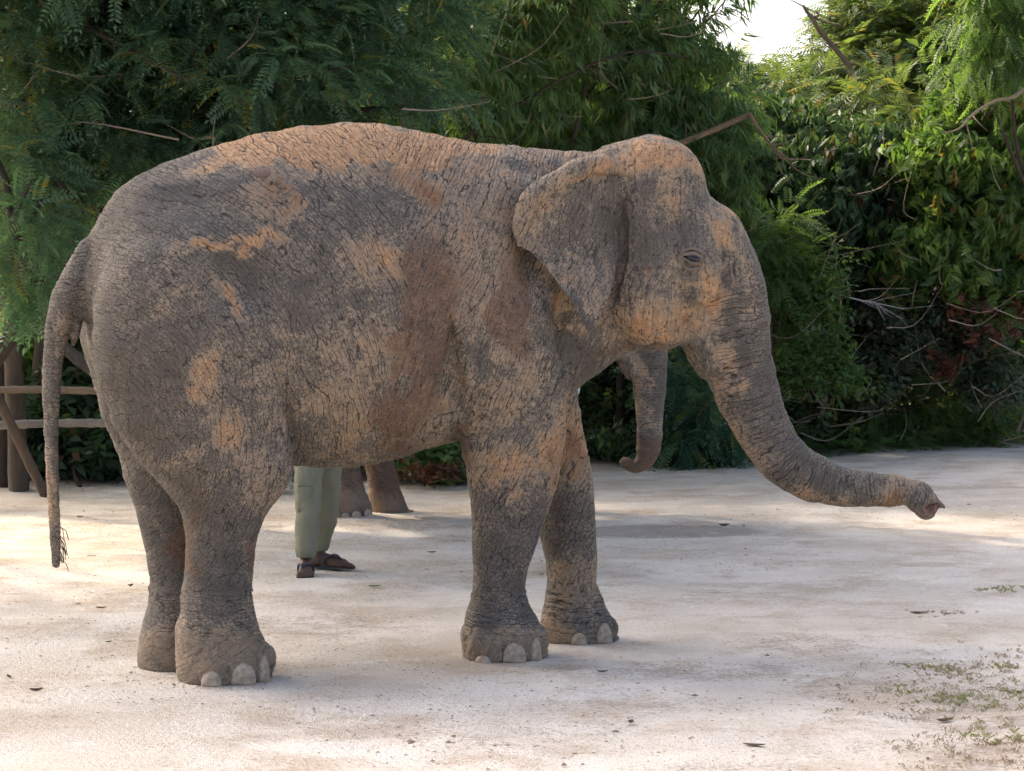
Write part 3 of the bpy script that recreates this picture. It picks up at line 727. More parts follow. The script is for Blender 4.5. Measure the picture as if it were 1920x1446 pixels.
def ground_build():
    ys = np.concatenate([np.arange(-6, 3, 1.0), np.arange(3, 30, .085), np.arange(30, 60, 1.0), [70, 90, 120, 180, 300]])
    xs = np.concatenate([[-250, -120, -60, -30, -15], np.arange(-9, 9, .085), [9, 15, 30, 60, 120, 250]])
    X, Y = np.meshgrid(xs, ys, indexing='ij'); P = np.stack([X.ravel(), Y.ravel(), np.zeros(X.size)], 1)
    z = (fbm(P, .9, 5, 3) - .5) * .045 + (fbm(P, 4.5, 9, 2) - .5) * .024
    dE = np.full(len(P), 9.0)
    for px, py in ((420, 1265), (320, 1255), (945, 1226), (1085, 1206)):
        g = ground_at(px, py); dE = np.minimum(dE, np.hypot(P[:, 0] - g.x, P[:, 1] - g.y))
    z *= sstep(dE, .25, .7); z -= .0015
    fade = sstep(np.abs(P[:, 0]), 30, 10) * sstep(P[:, 1], 60, 30); z *= fade
    # the clearing's edge: soil heaped a little under the bushes
    edge = 18.6 + .62 * np.clip(P[:, 0] + 4.4, 0, 12) ** .98 * .8
    e = P[:, 1] - edge + (fbm(P, .8, 41, 3) - .5) * .8
    z += .10 * sstep(e, 0, 1.2) * fade
    z += .12 * sstep(P[:, 0], .3, 5.5) * sstep(P[:, 1], 14, 22.5) * fade      # the yard rises towards its far right corner
    P[:, 2] = z
    px, py = project(np.maximum(P, [-1e9, 1, -1e9]))
    st = np.zeros(len(P))
    for x, y, rx, ry, a in STAINS:
        r = np.hypot((px - x) / rx, (py - y) / ry); st = np.maximum(st, a * np.clip(1.5 - r, 0, 1))
    st *= (P[:, 1] > 2)
    n0, n1 = len(xs), len(ys); I = np.arange(n0 * n1).reshape(n0, n1)
    Q = np.stack([I[:-1, :-1], I[1:, :-1], I[1:, 1:], I[:-1, 1:]], -1).reshape(-1, 4)
    t = NT('packed_sandy_earth'); co = t.node('ShaderNodeTexCoord').outputs['Object']
    a = t.attr('stain').outputs['Fac']; ed = t.attr('edge').outputs['Fac']
    n1_ = t.noise(co, .9, 4, .62); n2 = t.noise(co, 5.5, 4, .62); n3 = t.noise(co, 42, 3, .65); n4 = t.noise(co, 170, 1, .6)
    sm = t.noise(co, 1.7, 5, .72)
    c = t.mix(t.step(n1_, .32, .68), (.57, .505, .415), (.735, .675, .585))
    c = t.mix(t.math('MULTIPLY', t.step(sm, .46, .66), .8), c, (.48, .385, .285))
    stn = t.step(t.math('ADD', a, t.math('ADD', t.math('MULTIPLY', t.math('SUBTRACT', n2, .5), 1.6), t.math('MULTIPLY', t.math('SUBTRACT', n3, .5), 1.2))), .35, .85)
    c = t.mix(t.math('MULTIPLY', stn, .6), c, t.mix(n1_, (.25, .20, .155), (.30, .235, .17)))
    c = t.mix(t.math('MULTIPLY', t.step(n2, .58, .72), .55), c, (.78, .735, .675))
    grit = t.math('MULTIPLY', t.step(n3, .53, .68), t.step(sm, .28, .62))
    c = t.mix(t.math('MULTIPLY', grit, .6), c, (.25, .185, .13))
    c = t.mix(t.math('MULTIPLY', t.step(n4, .58, .70), .5), c, (.19, .145, .10))
    c = t.mix(t.math('MULTIPLY', t.step(n4, .42, .30), .35), c, (.80, .76, .71))
    c = t.mix(ed, c, t.mix(n2, (.10, .065, .04), (.20, .13, .08)))
    h = t.math('ADD', t.math('MULTIPLY', n3, .5), t.math('MULTIPLY', n4, .25))
    m = t.finish(c, .9, t.bump(h, .9, .03), .15)
    o = mesh_np('ground', P, Q, m, None, True, {'stain': st, 'edge': sstep(e, -.25, .8)})
    tag(o, kind='structure'); return o
ground = ground_build()
def edge_y(x): return 18.6 + .62 * np.clip(x + 4.4, 0, 12) ** .98 * .8

# ------------------------------------------------------------------ foliage kit
def leaf_mat(name, dark, light, dry=None, trans=.42):
    t = NT(name); tint = t.attr('tint').outputs['Fac']
    co = t.node('ShaderNodeTexCoord').outputs['Object']; n = t.noise(co, 1.3, 3)
    c = t.mix(t.math('ADD', t.math('MULTIPLY', tint, .75), t.math('MULTIPLY', t.math('SUBTRACT', n, .38), .9), clamp=True), dark, light)
    if dry: c = t.mix(t.step(tint, .955, .965), c, dry)
    d = t.node('ShaderNodeBsdfPrincipled', {'Base Color': c, 'Roughness': .5, 'Specular IOR Level': .3})
    tr = t.node('ShaderNodeBsdfTranslucent', {'Color': t.mix(1.0, c, (1.55, 1.5, .6), 'MULTIPLY')})
    mx = t.node('ShaderNodeMixShader', {0: trans}); t.l.new(d.outputs[0], mx.inputs[1]); t.l.new(tr.outputs[0], mx.inputs[2])
    t.l.new(mx.outputs[0], t.out.inputs[0]); return t.m
def bark_mat(name, a, b, sc=18):
    t = NT(name); o = t.node('ShaderNodeTexCoord').outputs['Object']
    n = t.noise(t.vmul(o, (1, 1, .25)), sc, 5, .65)
    return t.finish(t.mix(n, a, b), .9, t.bump(n, .7, .02), .15)
M_SENNA = leaf_mat('senna_leaf', (.042, .100, .074), (.135, .245, .155), (.22, .21, .05))
M_DARK = leaf_mat('dark_leaf', (.030, .062, .038), (.092, .165, .075), (.14, .09, .05))
M_FEATHER = leaf_mat('feather_leaf', (.055, .098, .042), (.135, .190, .072), (.22, .18, .06), .45)
M_BAMBOO = leaf_mat('bamboo_leaf', (.065, .130, .055), (.165, .270, .105), (.24, .20, .10), .48)
M_FRESH = leaf_mat('fresh_leaf', (.060, .122, .045), (.150, .245, .085), None, .5)
M_DROOP = leaf_mat('drooping_leaf', (0.045, 0.106, 0.035), (0.152, 0.240, 0.061), (.20, .14, .04), .5)
M_RED = leaf_mat('dead_red_leaf', (.070, .022, .014), (.17, .075, .04), None, .35)
M_DRY = leaf_mat('dry_brown_leaf', (.10, .06, .03), (.24, .17, .10), None, .3)
B_DARK = bark_mat('dark_bark', (.030, .025, .020), (.085, .070, .055))
B_PALE = bark_mat('pale_bark', (.16, .125, .09), (.34, .28, .21))
B_TAN = bark_mat('tan_twig', (.12, .08, .05), (.26, .19, .13), 30)
def kite(p, d, n, L, w, mid=.45, fold=.12):
    """leaf blade as four corners from p along d, face normal n"""
    d = d / np.linalg.norm(d); s = np.cross(n, d); s /= np.linalg.norm(s) + 1e-9; n = np.cross(d, s)
    return np.array([p, p + d * L * mid + s * w / 2 + n * w * fold, p + d * L - n * w * .3, p + d * L * mid - s * w / 2 + n * w * fold])
def template(kind, rng):
    V = []
    up = np.array([0, 0, 1.0])
    if kind == 'frond':                                  # once-pinnate, along +x
        for i in range(9):
            x = .05 + i * .024; z = -.55 * x * x * 3
            for sg in (-1, 1):
                V.append(kite(np.array([x, 0, z]), np.array([.42, sg, -.18 + rng.normal() * .06]), up, .058 - .0022 * abs(i - 4), .021))
        V.append(kite(np.array([.265, 0, -.12]), np.array([1, 0, -.5]), up, .05, .02))
        V.append(np.array([(0, -.002, 0), (.14, -.002, -.033), (.265, 0, -.118), (.14, .002, -.031)]))
    elif kind == 'feather':                              # twice-pinnate: slender combs
        for i in range(7):
            x = .03 + i * .026; z = -1.3 * x * x
            for sg in (-1, 1):
                V.append(kite(np.array([x, 0, z]), np.array([.55, sg, -.25 + rng.normal() * .08]), up, .085, .016, .5))
    elif kind == 'bamboo':
        for i in range(8):
            a = rng.uniform(-1.3, 1.3); V.append(kite(np.array([rng.uniform(0, .12), rng.normal() * .02, 0]), np.array([math.cos(a), math.sin(a), -.55 - rng.uniform(0, .7)]), up + rng.normal(size=3) * .4, rng.uniform(.10, .17), .016, .35))
    elif kind == 'droop':
        for i in range(7):
            a = rng.uniform(0, 6.28); V.append(kite(np.array([rng.uniform(0, .10), 0, 0]) + rng.normal(size=3) * .015, np.array([math.cos(a) * .6, math.sin(a) * .6, -1.0]), np.array([math.cos(a), math.sin(a), .5]), rng.uniform(.10, .16), .042, .4))
    elif kind == 'ovate':
        for i in range(7):
            a = rng.uniform(0, 6.28); V.append(kite(rng.normal(size=3) * .03, np.array([math.cos(a), math.sin(a), rng.uniform(-.6, .2)]), up + rng.normal(size=3) * .3, rng.uniform(.055, .09), .042, .45))
    elif kind == 'broad':
        for i in range(6):
            a = rng.uniform(0, 6.28); V.append(kite(rng.normal(size=3) * .05, np.array([math.cos(a), math.sin(a), rng.uniform(-.9, .2)]), up + rng.normal(size=3) * .5, rng.uniform(.11, .19), .065, .45))
    elif kind == 'fern':
        for i in range(8):
            x = .04 + i * .03; z = .35 * x - 1.6 * x * x
            for sg in (-1, 1):
                V.append(kite(np.array([x, 0, z]), np.array([.5, sg, -.1]), up, .075 * (1 - i / 11), .022, .4))
    return np.array(V)                                   # (blades,4,3)
_TR = np.random.default_rng(3)
TEMPL = {k: [template(k, _TR) for _ in range(3)] for k in ('frond', 'feather', 'bamboo', 'droop', 'ovate', 'broad', 'fern')}
def place_leaves(kind, pos, direc, size, tint, rng):
    """pos (n,3), direc (n,3): leaf axis; returns V,F,tint"""
    n = len(pos); d = direc / (np.linalg.norm(direc, axis=1)[:, None] + 1e-9)
    up = np.tile([0, 0, 1.0], (n, 1)) + rng.normal(size=(n, 3)) * .35
    s = np.cross(up, d); s /= np.linalg.norm(s, axis=1)[:, None] + 1e-9; u = np.cross(d, s)
    M = np.stack([d, s, u], 2) * size[:, None, None]; Vs, Ts = [], []
    for k in range(3):
        T = TEMPL[kind][k]; sel = np.arange(n) % 3 == k; b = T.shape[0]
        V = np.einsum('nij,bj->nbi', M[sel], T.reshape(-1, 3)) + pos[sel][:, None, :]
        Vs.append(V.reshape(-1, 3))
        tt = np.repeat(tint[sel][:, None], b, 1) + rng.normal(size=(sel.sum(), b)) * .06
        Ts.append(np.repeat(tt.reshape(-1), 4))
    V = np.concatenate(Vs); return V, np.arange(len(V)).reshape(-1, 4), np.clip(np.concatenate(Ts), 0, 1)
def crown_points(lobes, n, rng, clump=.32, per=26, shell=.55, droop=.35, zmin=.1, rosette=1.0):
    """leaf bases in clumps spread through ellipsoid lobes; lobes: (centre, radii, weight)"""
    w = np.array([l[2] for l in lobes], float); w /= w.sum(); P, D = [], []
    for (c, r, _), wi in zip(lobes, w):
        m = max(1, int(n * wi / per)); dirs = rng.normal(size=(m, 3)); dirs /= np.linalg.norm(dirs, axis=1)[:, None]
        rad = rng.uniform(0, 1, m) ** (shell); cc = np.array(c) + dirs * rad[:, None] * np.array(r)
        sz = clump * rng.uniform(.6, 1.4, m)
        off = rng.normal(size=(m, per, 3)); off /= np.linalg.norm(off, axis=2)[:, :, None]; off = off * (rng.uniform(0, 1, (m, per, 1)) ** .5) * np.array([1, 1, .7])
        p = cc[:, None, :] + off * sz[:, None, None] * rosette
        dd = off + dirs[:, None, :] * .5 + np.array([0, 0, -droop]) + rng.normal(size=(m, per, 3)) * .3
        if rosette < 1: dd = dd * np.array([1, 1, .6])
        P.append(p.reshape(-1, 3)); D.append(dd.reshape(-1, 3))
    P, D = np.concatenate(P), np.concatenate(D); k = P[:, 2] > zmin
    return P[k], D[k]
def crown(name, kind, lobes, n, mat, parent, seed, size=1.0, avoid=None, clump=.32, per=26, shell=.55, droop=.35, rosette=1.0, **kw):
    rng = np.random.default_rng(seed); P, D = crown_points(lobes, n, rng, clump, per, shell, droop, .1, rosette)
    if avoid is not None:
        k = avoid(P); P, D = P[k], D[k]
    sz = size * rng.uniform(.7, 1.25, len(P)); tint = rng.uniform(0, 1, len(P))
    V, F, T = place_leaves(kind, P, D, sz, tint, rng)
    off = np.array(parent.location) if parent else np.zeros(3)
    return mesh_np(name, V - off, F, mat, parent, False, {'tint': T}, **kw)
def limbs(name, base, lobes, r0, mat, parent, seed, fork=.45, seg=7, extra=3):
    """tapered trunk from base with limbs reaching every lobe and a few twigs beyond"""
    rng = np.random.default_rng(seed); base = np.array(base, float); top = np.mean([np.array(l[0]) for l in lobes], 0)
    f = base + (top - base) * fork; f[:2] += rng.normal(size=2) * .08; parts = []
    parts.append(tube(smooth_path([base, base * .5 + f * .5 + np.append(rng.normal(size=2) * .06, 0), f], 10), np.linspace(r0 * 1.15, r0 * .72, 10), 10))
    for l in lobes:
        c = np.array(l[0], float); mid = f * .45 + c * .55 + rng.normal(size=3) * .12 * np.linalg.norm(c - f)
        parts.append(tube(smooth_path([f - (f - base) * .05, mid, c], 9), np.linspace(r0 * .62, r0 * .2, 9), seg))
        for _ in range(extra):
            e = c + rng.normal(size=3) * np.array(l[1]) * .75; s = mid * .4 + c * .6
            parts.append(tube(smooth_path([s, (s + e) / 2 + rng.normal(size=3) * .08, e], 6), np.linspace(r0 * .26, r0 * .06, 6), 5))
    off = np.array(parent.location)
    return quads_to_mesh(name, [(v - off, q) for v, q in parts], mat, parent)
def L3(px, py, d, rx, ry, rz, w=None):
    c = at(px, py, d); return ((c.x, c.y, c.z), (rx, ry, rz), w if w else rx * rz)
def plant(name, label, cat, base, lobes, kind, n, mat, seed, bark=None, r0=.05, group=None, size=1.0, fork=.45, extra=3, trunk_name='trunk', crown_name='crown', **kw):
    root = empty(name, tuple(base)); tag(root, label, cat, group)
    limbs(trunk_name, base, lobes, r0, bark or B_DARK, root, seed, fork, extra=extra)
    crown(crown_name, kind, lobes, n, mat, root, seed + 1, size, **kw)
    return root
# ------------------------------------------------------------------ trees and bushes
def sky_gap(P):
    """keep the opening in the canopy free"""
    px, py = project(P); g = ((px - 1440) / 94) ** 2 + ((py - 40) / 66) ** 2
    return (g > 1.0 + .6 * np.sin(px * .05) * np.cos(py * .07)) | (vnoise(P, 2.2, 8) > .78)
def gbase(px, py): 
    g = ground_at(px, py); return (g.x, g.y, 0.0)
G_T = 'trees round the clearing'
# big dark tree at the left, its boughs hanging into the picture and shading the clearing
plant('cassia_tree', 'large dark green tree with comb-like leaves filling the upper left', 'tree', (-5.3, 17.6, 0),
      [L3(60, 120, 15.6, 1.0, 1.0, 1.0), L3(300, 90, 15.8, 1.0, .9, .9), L3(520, 130, 15.6, .95, .8, .75), L3(690, 80, 16.2, .8, .8, .7), L3(150, 330, 16.0, .9, .8, .75), L3(400, 250, 16.6, 1.0, .8, .7), L3(640, 230, 16.6, .6, .6, .4),
       L3(30, 420, 14.6, .45, .5, .6), L3(330, -120, 15.5, 1.3, 1.2, .9), L3(640, -160, 15.8, 1.2, 1.1, .9), L3(20, -150, 15.2, 1.3, 1.2, 1.0), L3(780, 60, 17, .5, .6, .5)],
      'frond', 11500, M_SENNA, 11, r0=.15, group=G_T, size=1.0, fork=.5, clump=.30, per=12, extra=4, shell=.5, droop=.1, rosette=.45)
lb = [((-4.4 + dx, 12.7 + dy, 6.1 + dz), (1.15, 1.1, .6), 1.0) for dx, dy, dz in ((-1.4, .3, .2), (-.6, -.8, 0), (.3, .5, .3), (1.2, -.2, .1), (-2.2, -.6, .4), (.4, -1.3, .3), (1.9, .4, .4), (-.9, .9, .7), (-3, .2, .1), (-2.6, -1.6, .2))]
plant('added_shade_tree', 'added shade tree out of view left of the clearing nearest the viewer', 'tree', (-7.4, 12.9, 0), lb, 'frond', 2400, M_SENNA, 131, r0=.13, group=G_T, size=1.6, fork=.6, clump=.5, per=20, extra=2)  # added out of view so its crown keeps sun off the foreground
# the same kind overhead to the left and behind, out of the top of the picture: its shade lies on the clearing
def tall_lobes(cx, cy, z, s, seed):
    r = np.random.default_rng(seed); return [((cx + r.normal() * s * .62, cy + r.normal() * s * .62, z + r.normal() * .55), (s * .55, s * .55, .62), 1.0) for _ in range(9)]
TALL = [(-6.6, 14.6, 6.0, 2.0, 'tall shade tree whose crown stands left of the clearing above the fence'), (-3.2, 15.6, 6.2, 2.0, 'tall shade tree rising behind the hindquarters of the front elephant'),
        (-.6, 17.6, 6.7, 2.0, 'tall shade tree rising behind the shoulders of the front elephant'), (-5.2, 18.6, 7.6, 2.2, 'tallest shade tree at the back behind the bamboo rails'), (2.2, 20.6, 8.0, 1.9, 'tall shade tree rising behind the head of the front elephant')]
for i, (cx, cy, z, s, lab) in enumerate(TALL):
    lb = tall_lobes(cx, cy, z, s, 60 + i); bx, by = (cx - .4 if cx < 1 else .25), max(cy + 1.5, float(edge_y(cx)) + .8)
    plant('shade_tree', lab, 'tree', (bx, by, 0), lb, 'frond', 2300, M_SENNA, 70 + i, r0=.085, group=G_T, size=1.7, fork=.55, clump=.5, per=20, extra=2)
UNDER = [(-6.4, 20.2, 3.4, 'leafy middle-storey tree beyond the fence at the far left'), (-4.4, 21.0, 3.3, 'leafy middle-storey tree standing behind the tail'), (-2.4, 21.4, 3.2, 'leafy middle-storey tree standing behind the rump'), (-.6, 21.8, 3.0, 'leafy middle-storey tree standing behind the middle of the back')]
for i, (cx, cy, z, lab) in enumerate(UNDER):
    lb = [((cx + dx, cy + dy, z + dz), (.8, .7, .75), 1.0) for dx, dy, dz in ((-.6, .2, .3), (.5, -.1, .2), (0, .3, 1.2), (-.2, 0, -.9), (.6, .4, -.8))]
    plant('understory_tree', lab, 'tree', (cx, cy, 0), lb, 'droop', 1500, M_DROOP, 110 + i, r0=.05, group=G_T, size=1.5, clump=.42, per=18)
# thin wood behind everything
plant('bamboo_clump', 'feathery bamboo with dark arching stems behind the elephant\'s back', 'bamboo', gbase(900, 888),
      [L3(960, 60, 20.5, .8, .7, .8), L3(1080, 40, 21, .8, .7, .7), L3(1180, 90, 21.5, .8, .7, .5), L3(1290, 60, 22, .7, .6, .45), L3(1000, -80, 21, 1.0, .9, .6), L3(1240, -60, 22, .9, .8, .4), L3(900, 160, 20.4, .5, .5, .5)],
      'bamboo', 3300, M_BAMBOO, 21, r0=.05, group=G_T, size=1.5, fork=.3, clump=.3, per=22, avoid=sky_gap, trunk_name='culm', extra=3)
plant('weeping_bamboo', 'soft green drooping bamboo right behind the elephant\'s head', 'bamboo', gbase(1170, 868),
      [L3(1120, 250, 21.6, .7, .6, .7), L3(1240, 230, 21.8, .8, .6, .75), L3(1330, 280, 22, .6, .6, .7), L3(1200, 160, 22.5, .7, .6, .5), L3(1290, 400, 22.2, .6, .5, .6)],
      'bamboo', 3800, M_BAMBOO, 22, r0=.04, group=G_T, size=1.3, clump=.28, per=22, droop=.8, trunk_name='culm')
plant('yellow_bush', 'sunlit yellow-green bush just above the elephant\'s back', 'bush', gbase(930, 885),
      [L3(900, 230, 23.5, .6, .5, .5), L3(990, 240, 23.6, .6, .5, .5), L3(1040, 270, 23, .5, .5, .4), L3(860, 190, 23.6, .5, .5, .5)],
      'broad', 1800, M_FRESH, 23, r0=.03, group='bushes round the clearing', size=.9)
for i, (px, py, d, lob, lab, nn) in enumerate([
        (1620, 850, 27.5, [(1500, 190, 27, .9, .8, .5), (1620, 130, 27.5, 1.0, .8, .7), (1720, 60, 28, 1.0, .9, .8), (1600, 30, 28, .7, .7, .5), (1650, 240, 27, 1.0, .8, .6)], 'feathery acacia right of the sky gap with a slanting trunk', 5200),
        (1390, 852, 28.5, [(1290, 180, 28, .9, .8, .5), (1390, 190, 28.5, .9, .8, .45), (1460, 230, 28, .8, .7, .5), (1330, 260, 28, .9, .8, .5)], 'feathery acacia under the sky gap beyond the broken pole', 4200),
        (1850, 838, 27.5, [(1820, 130, 27, .9, .8, .8), (1900, 40, 27, .9, .8, .8), (1780, 220, 27, .8, .8, .6), (1910, 240, 27, .7, .8, .8), (1800, -40, 28, 1, .9, .6)], 'feathery acacia at the right edge of the picture', 4600)]):
    plant('acacia_tree', lab, 'tree', (float(at(px, py, d).x), d, 0), [L3(*l) for l in lob], 'feather', nn, M_FEATHER, 30 + i * 3, bark=B_TAN, r0=.11, group=G_T, size=1.35, avoid=sky_gap, clump=.36, per=24, extra=5)
plant('mango_tree', 'dark bushy tree with hanging leaves right of the elephant\'s forehead', 'tree', gbase(1560, 862),
      [L3(1440, 330, 23.3, .7, .6, .6), L3(1560, 300, 23.6, .8, .7, .6), L3(1660, 360, 23.8, .7, .7, .7), L3(1530, 430, 23.2, .8, .6, .6), L3(1640, 480, 23.6, .7, .6, .6), L3(1400, 250, 24, .6, .6, .5), L3(1480, 520, 23.4, .7, .6, .6)],
      'droop', 5600, M_DARK, 41, r0=.09, group=G_T, clump=.3, per=22, droop=.8)
plant('drooping_tree', 'slender tree with hanging pale green leaves at the right', 'tree', gbase(1880, 852),
      [L3(1760, 300, 22.8, .45, .5, .5), L3(1850, 330, 23, .6, .5, .6), L3(1790, 450, 22.6, .6, .5, .5), L3(1720, 470, 22.6, .4, .4, .5), L3(1870, 520, 22.8, .5, .5, .6), L3(1830, 200, 23.4, .5, .5, .5)],
      'droop', 3400, M_DROOP, 45, bark=B_PALE, r0=.05, group=G_T, size=1.15, clump=.3, per=18, droop=.9)
plant('overhanging_branch_tree', 'pale yellow-green leafy tree reaching in at the top right corner', 'tree', (7.1, 23.5, 0),
      [L3(1860, 40, 21.8, .4, .4, .4), L3(1900, 90, 21.8, .4, .4, .4), L3(1830, 110, 22, .3, .3, .4), L3(1910, -30, 22, .6, .5, .5)],
      'frond', 800, M_FRESH, 48, r0=.06, group=G_T, size=1.0, clump=.3, per=16, droop=.9)
B_G = 'bushes round the clearing'
plant('leucaena_bush', 'light green bush with feathery leaves just beyond the elephant\'s forehead', 'bush', gbase(1460, 866),
      [L3(1450, 440, 22.2, .42, .4, .25), L3(1420, 500, 22.2, .4, .4, .35), L3(1490, 530, 22.2, .4, .4, .25), L3(1470, 590, 22.3, .35, .4, .2)],
      'frond', 900, M_FRESH, 51, bark=B_TAN, r0=.025, group=B_G, size=1.1, clump=.28, per=14)
plant('fern_leaved_bush', 'low bush with fern-like fronds between the two trunks', 'bush', gbase(1300, 872),
      [L3(1280, 720, 21.8, .36, .35, .25), L3(1340, 790, 21.6, .4, .35, .25), L3(1270, 820, 21.6, .35, .35, .2), L3(1320, 850, 21.5, .4, .35, .12), L3(1250, 690, 22, .25, .3, .2)],
      'frond', 900, M_SENNA, 53, bark=B_TAN, r0=.02, group=B_G, size=1.2, clump=.26, per=14)
plant('bare_sapling', 'spindly sapling with pale stem and few leaves beside the trunk', 'sapling', gbase(1524, 860),
      [L3(1528, 590, 21.9, .3, .3, .3), L3(1500, 690, 21.9, .35, .3, .3), L3(1570, 700, 22, .35, .3, .25), L3(1540, 520, 22, .2, .2, .2)],
      'ovate', 520, M_FRESH, 55, bark=B_PALE, r0=.028, group=B_G, clump=.28, per=9, extra=7)
plant('red_leaved_bush', 'straggly bush with hanging dead red leaves under the drooping tree', 'bush', gbase(1840, 850),
      [L3(1820, 540, 22.5, .25, .3, .3), L3(1850, 620, 22.5, .3, .3, .25), L3(1750, 680, 22.4, .3, .3, .3), L3(1890, 600, 22.5, .2, .3, .3)],
      'droop', 90, M_RED, 57, bark=B_TAN, r0=.02, group=B_G, clump=.22, per=10, droop=1.2)
plant('grey_leaved_bush', 'dull green bush with greyish leaves in front of the thicket', 'bush', gbase(1700, 856),
      [L3(1690, 640, 22.8, .5, .4, .4), L3(1780, 600, 22.9, .5, .4, .4), L3(1640, 700, 22.7, .5, .4, .35), L3(1860, 700, 22.8, .4, .4, .4)],
      'ovate', 1800, leaf_mat('grey_leaf', (.040, .070, .040), (.115, .145, .095), (.14, .08, .05)), 59, r0=.025, group=B_G, clump=.25, per=16)
plant('belly_bush', 'bright green leafy bush seen under the elephant\'s belly', 'bush', gbase(820, 905),
      [L3(800, 850, 19.6, .32, .3, .18), L3(850, 835, 19.8, .35, .3, .2), L3(870, 870, 19.6, .25, .3, .12), L3(760, 840, 20, .3, .3, .2)],
      'broad', 900, M_FRESH, 61, bark=B_TAN, r0=.018, group=B_G, size=.8, clump=.2, per=14)
plant('wilted_bush', 'wilted reddish brown weeds at the foot of the green bush', 'weeds', gbase(815, 915),
      [L3(830, 888, 19.0, .28, .2, .06), L3(775, 895, 19.0, .2, .2, .06), L3(865, 885, 19.2, .15, .2, .06)], 'ovate', 70, M_RED, 63, bark=B_TAN, r0=.008, group=B_G, size=.8, clump=.14, per=10, extra=9)
plant('fence_bush', 'sunny yellow-green bush behind the upper bamboo rail', 'bush', gbase(130, 905),
      [L3(60, 660, 20.5, .5, .4, .35), L3(150, 680, 20.4, .45, .4, .3), L3(230, 640, 20.6, .4, .4, .3), L3(100, 590, 20.8, .5, .4, .3)], 'droop', 1300, M_FRESH, 65, r0=.02, group=B_G, clump=.25, per=16)
plant('rail_bush', 'dark broad-leaved bush under the lower bamboo rail', 'bush', gbase(150, 915),
      [L3(70, 830, 19.6, .5, .3, .3), L3(160, 850, 19.5, .5, .3, .25), L3(230, 860, 19.6, .4, .3, .2), L3(110, 760, 20, .6, .3, .3)], 'broad', 1300, M_DARK, 67, r0=.02, group=B_G, clump=.25, per=16)
# creepers mounding along the edge
def mounds(name, label, spots, kind, n, mat, seed, size=.8):
    o = crown(name, kind, [L3(*s) for s in spots], n, mat, None, seed, size, clump=.2, per=18, droop=.1, shell=.4); tag(o, label, 'ground cover', kind='stuff'); return o
mounds('creeper_bank', 'low bank of green creepers along the right edge of the clearing',
       [(1570, 840, 22.6, .5, .4, .14), (1650, 830, 22.9, .5, .4, .18), (1740, 810, 23.3, .5, .4, .25), (1800, 760, 23.6, .5, .4, .35), (1720, 750, 23.6, .45, .4, .3), (1860, 815, 23.6, .5, .4, .2), (1920, 805, 24, .5, .4, .25), (1650, 770, 23.4, .5, .4, .3), (1500, 845, 22.2, .4, .4, .12)], 'fern', 2600, M_FRESH, 81, .75)
mounds('edge_weeds', 'dark leafy weeds growing along the back edge of the clearing',
       [(1120, 845, 22, .5, .4, .18), (1200, 850, 22, .4, .3, .14), (1400, 845, 22.2, .5, .4, .18), (1160, 780, 22.6, .6, .4, .35), (1440, 780, 22.8, .6, .4, .35), (1560, 760, 23.4, .6, .4, .35), (950, 855, 21, .6, .4, .2), (700, 860, 20.4, .6, .4, .2), (1250, 780, 22.6, .5, .4, .3), (1500, 700, 23.4, .6, .4, .4), (1600, 650, 23.8, .6, .4, .5), (1110, 700, 22.8, .5, .4, .4), (1160, 640, 23.2, .6, .4, .4)], 'ovate', 5200, M_DARK, 83, 1.1)
# the wood behind, one mass
rng = np.random.default_rng(5); LB = []
for i in range(150):
    d = rng.uniform(25.5, 33); px = rng.uniform(-250, 2150); top = np.interp(px, [-200, 850, 1000, 1100, 1250, 1330, 1440, 1540, 1600, 2200], [-500, -350, -20, 110, 150, 185, 200, 185, 60, -350])
    py = rng.uniform(top + 40, 850); LB.append(L3(px, py, d, .95, .8, .7, 1.0))
wood = crown('far_wood', 'broad', LB, 17000, leaf_mat('wood_leaf', (.050, .092, .045), (.135, .20, .075), (.2, .16, .06), .5), None, 91, 1.9, avoid=lambda P: sky_gap(P) & (P[:, 1] < 40), clump=.5, per=22, shell=.4)
tag(wood, 'dense dark wood behind the clearing', 'wood', kind='stuff')
LB = []
for i in range(26):
    d = rng.uniform(24.5, 27); px = rng.uniform(-150, 2050); LB.append(L3(px, rng.uniform(150 if not 1250 < px < 1600 else 260, 560), d, .8, .6, .6, 1.0))
wood2 = crown('mixed_undergrowth', 'feather', LB, 5200, M_FEATHER, None, 93, 1.6, avoid=sky_gap, clump=.45, per=20)
tag(wood2, 'tangled mixed undergrowth in front of the wood', 'undergrowth', kind='stuff')
# trunks that can be told apart in the wood
for i, (px, py0, py1, lean, r, mat, lab) in enumerate([(60, 905, -60, 40, .13, B_DARK, 'dark tree trunk rising at the far left behind the fence'), (790, 888, 60, 180, .05, B_DARK, 'thin dark trunk leaning right above the elephant\'s loin'),
        (830, 886, 20, 260, .06, B_DARK, 'dark trunk leaning far right behind the elephant\'s withers'), (1700, 855, 300, 20, .035, B_PALE, 'pale straight sapling stem in the thicket'), (1480, 858, 640, -20, .03, B_TAN, 'tan crooked stem near the trunk\'s bend')]):
    d = float(edge_y(at(px, py0, 20).x)) + 1.2; a, b = np.array(at(px, py0, d)), np.array(at(px + lean, py1, d + .4)); a[2] = 0
    o = quads_to_mesh('tree_trunk', [tube(smooth_path([a, a * .6 + b * .4 + np.array([.1, 0, 0]), b], 12), np.linspace(r, r * .55, 12), 10)], mat); tag(o, lab, 'tree trunk')
